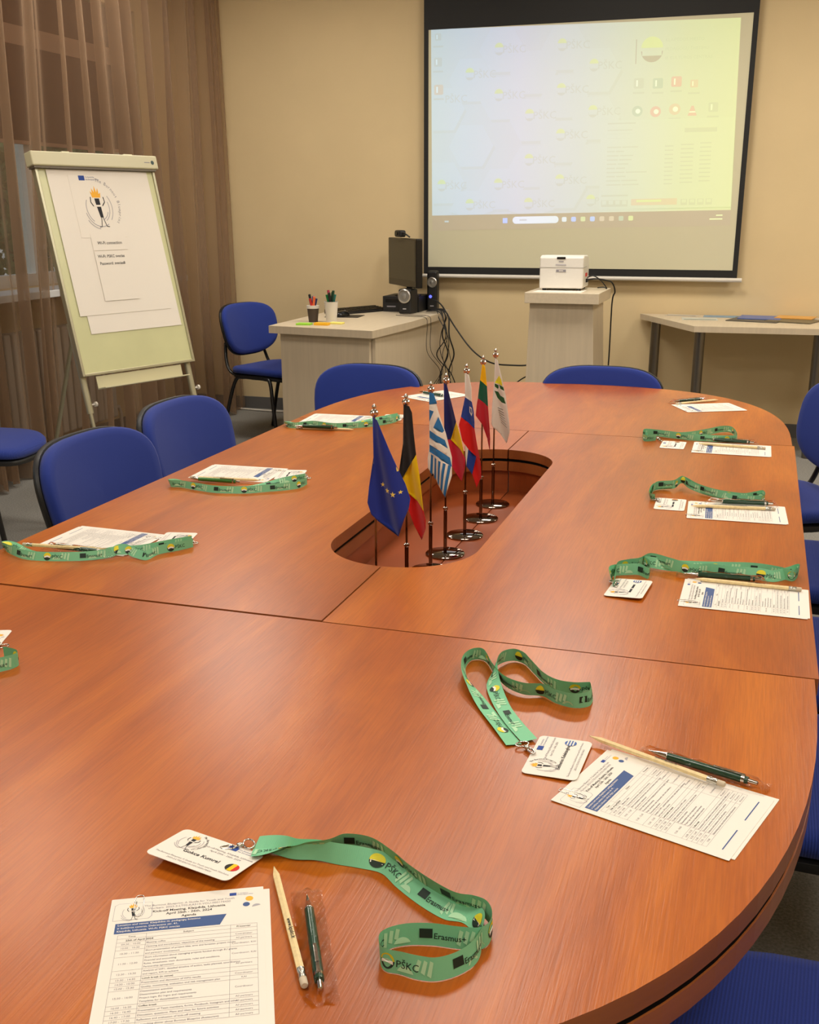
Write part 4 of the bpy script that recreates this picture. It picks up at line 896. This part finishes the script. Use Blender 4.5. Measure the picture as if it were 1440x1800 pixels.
# badges -------------------------------------------------------------
BADGE_BLUE = mat('badge_flag_blue', (30, 84, 160), .5)
def badge(px4, label, name, flagk, detail=2, lift=0.0, z=TT, curl=0.0):
    c, ex, ey = frame_from(px4); rz = math.atan2(ex.y, ex.x)
    t_ = thing('name_badge', label, 'name badge', (c.x, c.y, z+.0004), rz, 'name badges at the place settings')
    W_, H_ = .104, .068
    def H(x, y): return lift*max(0, (.5-y/H_))*.9 + lift*.3*max(0, .5-x/W_) + curl*(x/W_*2)**2
    def T(x, y, l=0): return Vector((x, y, .0008+l+H(x, y)))
    out = rrect(W_, H_, .007, 5)
    b = MB(); n = 10
    b.grid(lambda u, v: T((u-.5)*W_, (v-.5)*(H_-.014), 0), n, 4, WHITE)
    b.grid(lambda u, v: T((u-.5)*(W_-.014), H_/2-.007+.007*v if True else 0, 0), n, 1, WHITE); b.grid(lambda u, v: T((u-.5)*(W_-.014), -H_/2+.007*v, 0), n, 1, WHITE)
    for sx, sy, a0 in ((1, 1, 0), (-1, 1, 90), (-1, -1, 180), (1, -1, 270)):
        cx, cy = sx*(W_/2-.007), sy*(H_/2-.007); b.shape2(P2([(cx, cy)] + [(cx+.007*math.cos(math.radians(a0+18*k)), cy+.007*math.sin(math.radians(a0+18*k))) for k in range(6)]), WHITE, T)
    o = card = b.build('card', t_); sm = o.modifiers.new('thick', 'SOLIDIFY'); sm.thickness = .0005; sm.offset = -1
    b = MB(); L1 = .0003; Tp = lambda x, y, l=0: T(x, y, L1+l); T0 = lambda x, y: T(x, y, L1)
    torch(b, lambda x, y, l=0: Tp(x-.028, y+.012, l), .030); arc_text(b, lambda x, y, l=0: T(x, y, L1), 'The Burnout Blueprint', .0165, 70, 6.0, .0042, INK, -.028, .012)
    eu_mark(b, Tp, .017, .026, .0075)
    b.shape2(off(text2('Kick-off Meeting, Klaipėda, Lithuania', .0042, 'CENTER'), .019, .013), INKG, T0); b.shape2(off(text2('April 25th - 26th, 2024', .0042, 'CENTER'), .019, .0075), INKG, T0)
    if name: b.shape2(off(text2(name, .0078 if len(name) < 16 else .0066, 'CENTER', .015), 0, -.009), INK, T0)
    else:
        for q0, q1 in ((-.024, -.004), (.0, .022)): b.shape2(P2([(q0, -.0085), (q1, -.0085), (q1, -.0045), (q0, -.0045)]), INK, T0)
    b.shape2(off(text2('The Burnout Blueprint: A Guide for Youth and Youth Workers', .0036, 'CENTER'), 0, -.0235), INKG, T0); b.shape2(off(text2('2023-2-LT02-KA210-YOU-000174430', .0036, 'CENTER'), 0, -.0285), INKG, T0)
    b.build('printing', card)
    b = MB(); r = .0075; cx, cy = .040, -.008
    if flagk == 'be':
        def seg(x0, x1, m): 
            a0, a1 = math.acos(x0/r), math.acos(x1/r); pts = [(cx+r*math.cos(a0+(a1-a0)*k/8), cy+r*math.sin(a0+(a1-a0)*k/8)) for k in range(9)]; pts += [(x, 2*cy-y) for x, y in pts[::-1]]
            b.shape2(P2(pts[::-1]), m, lambda x, y: T(x, y, .0005))
        seg(-r, -r/3, FLAGM['blk']); seg(-r/3, r/3, FLAGM['yel']); seg(r/3, r, FLAGM['red'])
    elif flagk == 'gr':
        b.shape2(P2(disc(r, 24, cx, cy+.024 if False else cy)), BADGE_BLUE, lambda x, y: T(x, y, .0005))
        for k in (-1, 0, 1): 
            hw = math.sqrt(r*r-(k*.0036)**2)*.95; b.shape2(P2([(cx-hw, cy+k*.0036-.0009), (cx+hw, cy+k*.0036-.0009), (cx+hw, cy+k*.0036+.0009), (cx-hw, cy+k*.0036+.0009)]), WHITE, lambda x, y: T(x, y, .0007))
    elif flagk == 'ro':
        b.shape2(P2(disc(r, 24, cx, cy)), FLAGM['rob'], lambda x, y: T(x, y, .0005)); b.shape2(P2([(cx-.002, cy-r*.9), (cx+.002, cy-r*.9), (cx+.002, cy+r*.9), (cx-.002, cy+r*.9)]), FLAGM['yel'], lambda x, y: T(x, y, .0007)); b.shape2(P2(disc(r, 12, cx, cy, -60, 60)), FLAGM['rored'], lambda x, y: T(x, y, .0007))
    b.build('country_roundel', card)
    return t_
badge([(318,1461),(457,1506),(410,1566),(265,1520)], 'name badge with a belgian roundel at the bottom left, one edge lifted', 'Gokce Kumral', 'be', lift=.011)
badge([(915,1367),(958,1291),(1037,1307),(1010,1375)], 'name badge with a greek roundel on the near right of the table', 'Eleftherios Kelektsoglou', 'gr', lift=.002)
badge([(1064,1046),(1085,1020),(1143,1027),(1128,1056)], 'name badge with a blue and white roundel, second from the front on the right', '', 'gr', lift=.004)
badge([(1152,895),(1160,874),(1203,879),(1199,901)], 'name badge with a dark red roundel, third from the front on the right', '', 'ro')
badge([(1159,787),(1166,775),(1207,778),(1202,791)], 'name badge on the right nearest the far table seam', '', 'ro')
badge([(712,731),(705,740),(668,738),(680,728)], 'name badge partly under the far left lanyard', '', 'be')
badge([(542,827),(530,846),(478,841),(494,826)], 'name badge beside the agenda at the farther left seat', '', 'be')
badge([(345,938),(328,960),(262,964),(296,937)], 'name badge beside the agenda at the nearer left seat', '', 'be')
badge([(12,1128),(-2,1148),(-85,1135),(-60,1112)], 'name badge corner at the left edge of the photo', '', 'be')

# lanyards -------------------------------------------------------------
RW = .0215
def lanyard(bottom, label, hook, card_hole, marks=True, width=RW, phase=0.0, z=TT):
    """bottom: list of (px,py,tilt,lift); tilt degrees from upright towards the left of travel"""
    ctl = []
    for px, py, tl, lf in bottom: p = PZ(px, py, z+lf); ctl.append((p.x, p.y, p.z+.0006, tl))
    sp = spline(ctl, 12); P_ = [Vector(q[:3]) for q in sp]; TL = [math.radians(q[3]) for q in sp]
    for p in P_: p.z = max(p.z, z+.0006)
    K = len(P_); S_ = [0]
    for i in range(1, K): S_.append(S_[-1]+(P_[i]-P_[i-1]).length)
    WV = []
    for i in range(K):
        t = (P_[min(i+1, K-1)]-P_[max(i-1, 0)]); t.z = 0; t.normalize(); nl = Vector((-t.y, t.x, 0)); WV.append(Vector((0, 0, 1))*math.cos(TL[i]) + nl*math.sin(TL[i]))
    for _ in range(3): WV = [WV[0]]+[((WV[i-1]+WV[i]*2+WV[i+1])/4).normalized() for i in range(1, K-1)]+[WV[-1]]
    def at(s, v, side=0, l=0):
        s = min(max(s, 0), S_[-1]-1e-6); i = 0; lo, hi = 0, K-1
        while hi-lo > 1:
            md = (lo+hi)//2
            if S_[md] <= s: lo = md
            else: hi = md
        f = (s-S_[lo])/max(1e-9, S_[hi]-S_[lo]); p = P_[lo].lerp(P_[hi], f); w_ = WV[lo].lerp(WV[hi], f).normalized(); t = (P_[hi]-P_[lo]).normalized(); nn = t.cross(w_).normalized()
        return p + w_*width*v + nn*(side*(.0004+l))
    root = P_[0].copy(); root.z = z
    t_ = thing('lanyard', label, 'lanyard', tuple(root), group='green lanyards at the place settings')
    b = MB(); nS = K*1
    for i in range(K-1):
        a = [P_[i], P_[i+1]]; q = [P_[i], P_[i+1], P_[i+1]+WV[i+1]*width, P_[i]+WV[i]*width]
        b.add(q, [(0, 1, 2, 3)], GREEN)
    bmv = b
    if marks:
        L_ = S_[-1]; s = .02+phase; k = 0
        def put(vf, s0, side, m, l, vc):
            sg = side
            for f in vf[1]:
                pts = [at(s0+sg*vf[0][i][0], vc+vf[0][i][1]/width, side, l) for i in f]
                b.add(pts, [tuple(range(len(f)))] if side < 0 else [tuple(range(len(f)))], m)
        while s < L_-.03:
            for side in (1, -1):
                if k % 2 == 0:
                    put(P2(disc(.0075, 14, a0=0, a1=180)), s, side, YELP, .0002, .5); put(P2(disc(.0075, 14, a0=180, a1=360)), s, side, GREEND, .0002, .5)
                    put(P2([(-.0062, -.0028), (0, -.001), (.0062, -.0028), (.0062, .0002), (0, .0022), (-.0062, .0002)]), s, side, WHP, .0004, .5)
                    put(text2('PŠKC', .0095), s+side*.0092, side, GREEND, .0002, .30)
                else:
                    put(P2([(-.006, -.0045), (.006, -.0045), (.006, .0045), (-.006, .0045)]), s, side, GREEND, .0002, .55)
                    put(text2('Erasmus+', .0078, 'LEFT', .01), s+side*.0075, side, GREEND, .0002, .32)
            for side in (1, -1):                 # pale arcs of the pattern
                for j in range(3):
                    c0 = s+.030+.006*j
                    put(([(-.0015, -.006+.002*j), (.0022, -.008+.002*j), (.0045, .006), (.001, .0075)], [(0, 1, 2, 3)]), c0, side, GREENL, .0001, .5)
                put(P2(disc(.0085, 12, a0=20, a1=160)), s+.048 if side > 0 else s+.052, side, GREENL, .00005, .02)
            s += .070; k += 1
    o = b.build('strap', t_)
    # metal clip: ring + swivel + hook reaching the badge
    h0 = PZ(*hook, z)+Vector((0, 0, .004)); h1 = PZ(*card_hole, z)+Vector((0, 0, .004)); d = (h1-h0); d.normalize(); sd = Vector((-d.y, d.x, 0))
    ln = min((h1-h0).length, .045)
    b = MB(); b.tube([h0 + d*(.006*math.cos(a)) + sd*(.009*math.sin(a)) for a in [2*PI*k/16 for k in range(16)]], .0011, CHROME, 7, closed=True)
    rg = b.build('ring', t_, smooth=True)
    q = h0 + d*.007; e_ = h0 + d*ln
    b = MB(); b.tube([q, q+d*.006], .0032, CHROME, 10); b.tube(spline([tuple(q+d*.006), tuple(q.lerp(e_, .5)+sd*.0035), tuple(e_+sd*.002), tuple(e_+d*.002-sd*.002), tuple(q.lerp(e_, .6)-sd*.003), tuple(q.lerp(e_, .4)-sd*.001)], 5), .0013, CHROME, 7); b.build('swivel_hook', rg, smooth=True)
    localize(t_); return t_
def cv(pts, ox, oy, sc, ): return [(ox+p[0]/sc, oy+p[1]/sc, p[2], p[3]) for p in pts]
L1p = cv([(130,220,78,.001),(220,232,60,.001),(330,262,25,.001),(450,268,20,.001),(560,290,25,.0),(680,310,40,.0),(780,335,55,.0),(850,400,62,0),(930,465,62,0),(1010,520,62,0),(1100,568,65,.0),(1190,585,60,0),(1250,640,30,0),(1285,710,0,0),(1260,790,-14,0),(1170,850,-14,0),(1060,880,-14,0),(960,872,-16,0),(870,845,-10,0),(805,832,-10,0),(776,800,0,0),(780,745,5,0),(830,715,8,0),(920,698,10,0),(1040,700,12,0),(1160,716,12,0),(1270,722,12,0),(1325,690,5,0),(1338,630,0,.001),(1310,570,0,.003),(1250,530,10,.004),(1170,500,20,.005),(1060,440,20,.006),(950,365,20,.006),(860,290,20,.006),(740,225,15,.006),(600,205,15,.006),(500,215,30,.006),(400,200,50,.005),(300,200,60,.004),(200,205,75,.003),(130,210,78,.0022)], 400, 1420, 2.88)
lanyard(L1p, 'green printed lanyard curled at the front of the table, closest to the camera', (438,1489), (392,1497), phase=.115)
L2p = cv([(300,412,85,.0005),(245,345,80,.0005),(190,275,80,.0005),(140,215,60,.0),(95,165,30,.0),(85,120,10,0),(110,90,-10,0),(160,95,-10,.0),(200,150,-15,.001),(245,195,-18,.003),(310,222,-15,.002),(380,228,-12,.001),(430,255,-5,0),(500,273,0,0),(562,264,8,0),(566,225,10,0),(500,222,12,0),(440,212,12,0),(390,185,12,0),(345,140,10,0),(310,105,10,0),(265,92,10,.001),(215,105,10,.003),(185,140,20,.005),(165,190,60,.004),(190,260,85,.003),(235,330,85,.003),(300,405,85,.002)], 780, 1120, 2.1818)
lanyard(L2p, 'green printed lanyard with two loops on the near right of the table', (918,1313), (938,1328), phase=.02)
L3p = cv([(262,1225,20,0),(250,1170,20,0),(265,1155,10,0),(330,1150,10,0),(400,1150,10,0),(455,1172,0,0),(462,1130,0,.004),(430,1105,0,.006),(480,1110,25,.003),(600,1128,30,0),(760,1135,30,0),(900,1140,25,0),(1060,1145,15,0),(1200,1165,5,0),(1290,1185,0,0),(1318,1150,-5,0),(1270,1170,-20,0),(1180,1190,-30,0),(1090,1175,-30,0),(1000,1170,-25,0),(900,1165,-15,0),(820,1150,-10,.002),(700,1150,-10,.004),(580,1115,-5,.006),(470,1085,0,.007),(400,1110,5,.006),(330,1120,5,.004),(270,1140,5,.003),(255,1215,10,.002)], 1000, 660, 3.2727)
lanyard(L3p, 'green lanyard stretched above the second agenda on the right table edge', (1080,1026), (1083,1034), phase=.03)
L4p = cv([(500,722,20,0),(470,712,15,0),(490,665,8,0),(560,655,5,.001),(610,650,3,.006),(650,620,0,.010),(690,650,0,.008),(760,680,10,.002),(850,705,15,0),(950,728,15,0),(1040,735,10,0),(1120,732,0,0),(1112,705,-5,0),(1070,712,-5,0),(1000,722,-10,0),(850,700,-5,.003),(740,665,0,.006),(655,622,0,.012),(600,645,0,.008),(500,655,0,.003),(478,705,5,.001)], 1000, 660, 3.2727)
lanyard(L4p, 'green lanyard bowed upward above the third agenda from the front on the right', (1152,880), (1160,884), phase=.01, width=.018)
L5p = cv([(500,375,10,0),(440,380,5,0),(425,362,0,0),(440,345,0,0),(520,352,0,0),(620,365,0,0),(700,362,5,0),(800,345,5,0),(880,328,0,.002),(940,335,-3,.002),(968,380,-5,0),(900,385,-5,0),(800,382,0,0),(700,375,0,0),(600,362,0,.002),(500,350,0,.003),(440,350,0,.004),(450,375,5,.001)], 1000, 660, 3.2727)
lanyard(L5p, 'green lanyard lying across the far table seam on the right', (1154,772), (1166,779), phase=.02, width=.020)
L8p = [(703,738,-5,0),(690,744,-5,0),(655,750,-5,0),(620,753,-5,0),(585,754,-5,0),(550,750,-5,0),(520,753,0,0),(505,751,15,0),(508,748,60,0),(525,750,78,0),(560,751,78,0),(600,750,70,.001),(640,747,50,.002),(675,741,20,.003),(700,736,5,.002)]
lanyard(L8p, 'green lanyard at the far left setting near the desk', (706,737), (700,736), phase=.01, width=.018)
L9p = [(540,852,0,0),(520,860,-10,0),(470,865,-15,0),(430,868,-20,0),(380,867,-15,0),(345,862,-10,0),(318,857,0,0),(301,856,10,0),(308,853,50,0),(335,858,78,0),(370,862,80,0),(420,862,80,.001),(470,857,60,.002),(510,850,20,.003),(538,845,5,.003)]
lanyard(L9p, 'green lanyard along the agenda at the farther left seat', (541,843), (536,836), phase=.02, width=.018)
L10p = [(340,962,0,0),(315,968,-5,0),(280,975,-10,0),(258,985,-25,0),(235,980,-40,.003),(215,972,-30,.006),(195,980,-20,.002),(150,986,-25,0),(90,987,-25,0),(45,984,-20,0),(20,975,-5,0),(10,968,15,0),(18,966,50,0),(45,975,78,0),(90,982,80,0),(150,982,75,.001),(200,976,40,.004),(250,974,20,.005),(300,964,5,.004),(338,957,0,.002)]
lanyard(L10p, 'green lanyard curved below the agenda at the nearer left seat', (341,958), (335,950), phase=.03, width=.018)
L11p = [(8,1160,0,0),(30,1165,0,0),(31,1172,0,0),(8,1180,-8,0),(-40,1188,-10,0),(-90,1184,-10,0),(-130,1170,0,0),(-100,1160,8,0),(-50,1162,8,0),(-5,1165,5,.002)]
lanyard(L11p, 'green lanyard end at the left edge of the photo', (6,1140), (-4,1134), phase=.006)

# pencils, pens ----------------------------------------------------------
def pencil(tip, end, label, z=0.0):
    a = PZ(*tip, TT+z); c = PZ(*end, TT+z); d = (c-a); ln = d.length; rz = math.atan2(d.y, d.x)
    ln = .185; t_ = thing('pencil', label, 'pencil', (a.x, a.y, TT+z+.0042), rz, 'natural wood pencils')
    b = MB(); b.M = Matrix.Rotation(PI/2, 4, 'Y'); b.lathe([(.0006, 0), (.0016, .006), (.0037, .016), (.0038, ln-.022)], PENC, 6); sf_ = b.build('shaft', t_)
    b = MB(); b.M = Matrix.Rotation(PI/2, 4, 'Y'); b.lathe([(.0004, -.0005), (.0009, .002)], INK, 8); b.build('lead', sf_)
    b = MB(); b.M = Matrix.Rotation(PI/2, 4, 'Y'); b.lathe([(.0039, ln-.022), (.0039, ln-.018), (.0036, ln-.017), (.0036, ln-.014), (.0039, ln-.013), (.0039, ln-.009)], FERR, 16); b.build('ferrule', t_, smooth='auto')
    b = MB(); b.M = Matrix.Rotation(PI/2, 4, 'Y'); b.lathe([(.0036, ln-.009), (.0036, ln-.0012), (.0028, ln)], ERAS, 16); b.build('eraser', t_, smooth='auto')
    b = MB(); T = plane_T((ln*.50, -.0012, .00385), (1, 0, 0), (0, 1, 0)); b.shape2(text2('www.kpskc.lt', .0055, 'LEFT', .02), INK, lambda x, y: T(x, y)); b.build('lettering', sf_)
    return t_
def pen(tip, end, label, z=0.0, sleeve=True, m=PENG, ln=.138):
    a = PZ(*tip, TT+z); c = PZ(*end, TT+z); d = (c-a); rz = math.atan2(d.y, d.x)
    t_ = thing('ballpoint_pen', label, 'pen', (a.x, a.y, TT+z+.0062), rz, 'dark green ballpoint pens')
    R_ = Matrix.Rotation(PI/2, 4, 'Y')
    b = MB(); b.M = R_; b.lathe([(.0006, 0), (.001, .004), (.0032, .014), (.0040, .024)], CHROME, 18); b.build('tip', t_, smooth='auto')
    b = MB(); b.M = R_; b.lathe([(.0046, .024), (.0049, .04), (.0049, ln-.018), (.0044, ln-.012)], m, 20); b.build('barrel', t_, smooth='auto')
    b = MB(); b.M = R_; b.lathe([(.0048, .0235), (.0050, .0245), (.0048, .0255)], CHROME, 20); b.lathe([(.0050, ln-.020), (.0050, ln-.016)], CHROME, 20); b.build('trim_ring', t_, smooth='auto')
    b = MB(); b.M = R_; b.lathe([(.0028, ln-.012), (.0026, ln-.001), (.001, ln)], CHROME, 16); b.build('push_button', t_, smooth='auto')
    b = MB(); b.box((ln-.055, -.0016, .0056), (ln-.016, .0016, .0066), CHROME); b.box((ln-.020, -.0014, .0042), (ln-.016, .0014, .0058), CHROME); b.build('pocket_clip', t_, bevel=.0003)
    if sleeve:
        def sf(s_):
            def f(u, v):
                x = -.014+(ln+.026)*u; y = (v-.5)*.031; g = math.exp(-(y/.0095)**2)*min(1, u*12, (1-u)*12)
                return (x, y + .0006*math.sin(u*40), (-.0056+.0115*g*1.05+.0012*math.sin(u*31+v*9)*.5+.0008) if s_ else -.0058+.0001*math.sin(u*20))
            return f
        b = MB(); b.grid(sf(1), 60, 20, FILM); b.grid(sf(0), 10, 4, FILM); b.build('plastic_sleeve', t_, smooth=True)
    return t_
pencil((482,1530), (539,1752), 'natural wood pencil beside the closest agenda')
pen((540,1582), (563,1742), 'dark green pen in a clear sleeve beside the closest pencil')
pencil((1037,1299), (1279,1387), 'natural wood pencil lying across the near right agenda', .004)
pen((1140,1327), (1330,1385), 'dark green pen in a clear sleeve behind the near right pencil', .0012)
pencil((1221,1021), (1417,1041), 'natural wood pencil on the second agenda on the right', .0015)
pen((1202,1013), (1354,1026), 'dark green pen above the second agenda on the right', .001)
pencil((1215,892), (1371,898), 'natural wood pencil on the third agenda on the right', .0015)
pen((1250,885), (1359,890), 'dark green pen above the third agenda on the right', .0012)
pencil((1228,782), (1353,791), 'natural wood pencil on the agenda before the far table seam', .0015)
pen((1240,775), (1345,783), 'dark green pen at the agenda before the far table seam', .0012)
pencil((1263,705), (1185,712), 'natural wood pencil at the far right on the rounded table end')
pen((1183,709), (1255,702), 'dark green pen at the far right on the rounded table end', 0, True)
pen((737,691), (778,698), 'green pen lying on the agenda behind the flags', .0014, False)
pencil((622,757.5), (519,754), 'natural wood pencil at the far left setting near the desk', .0)
pen((519,752), (590,755), 'dark green pen at the far left setting near the desk', .004, False)
pencil((458,847), (336,842), 'natural wood pencil at the farther left seat', .0045)
pen((334,845), (418,851), 'bright green pen at the farther left seat', .0025, False, PENL)
pencil((190,970), (37,960), 'natural wood pencil at the nearer left seat', .010)
pen((192,976), (105,966), 'dark green pen at the nearer left seat', .006, True)
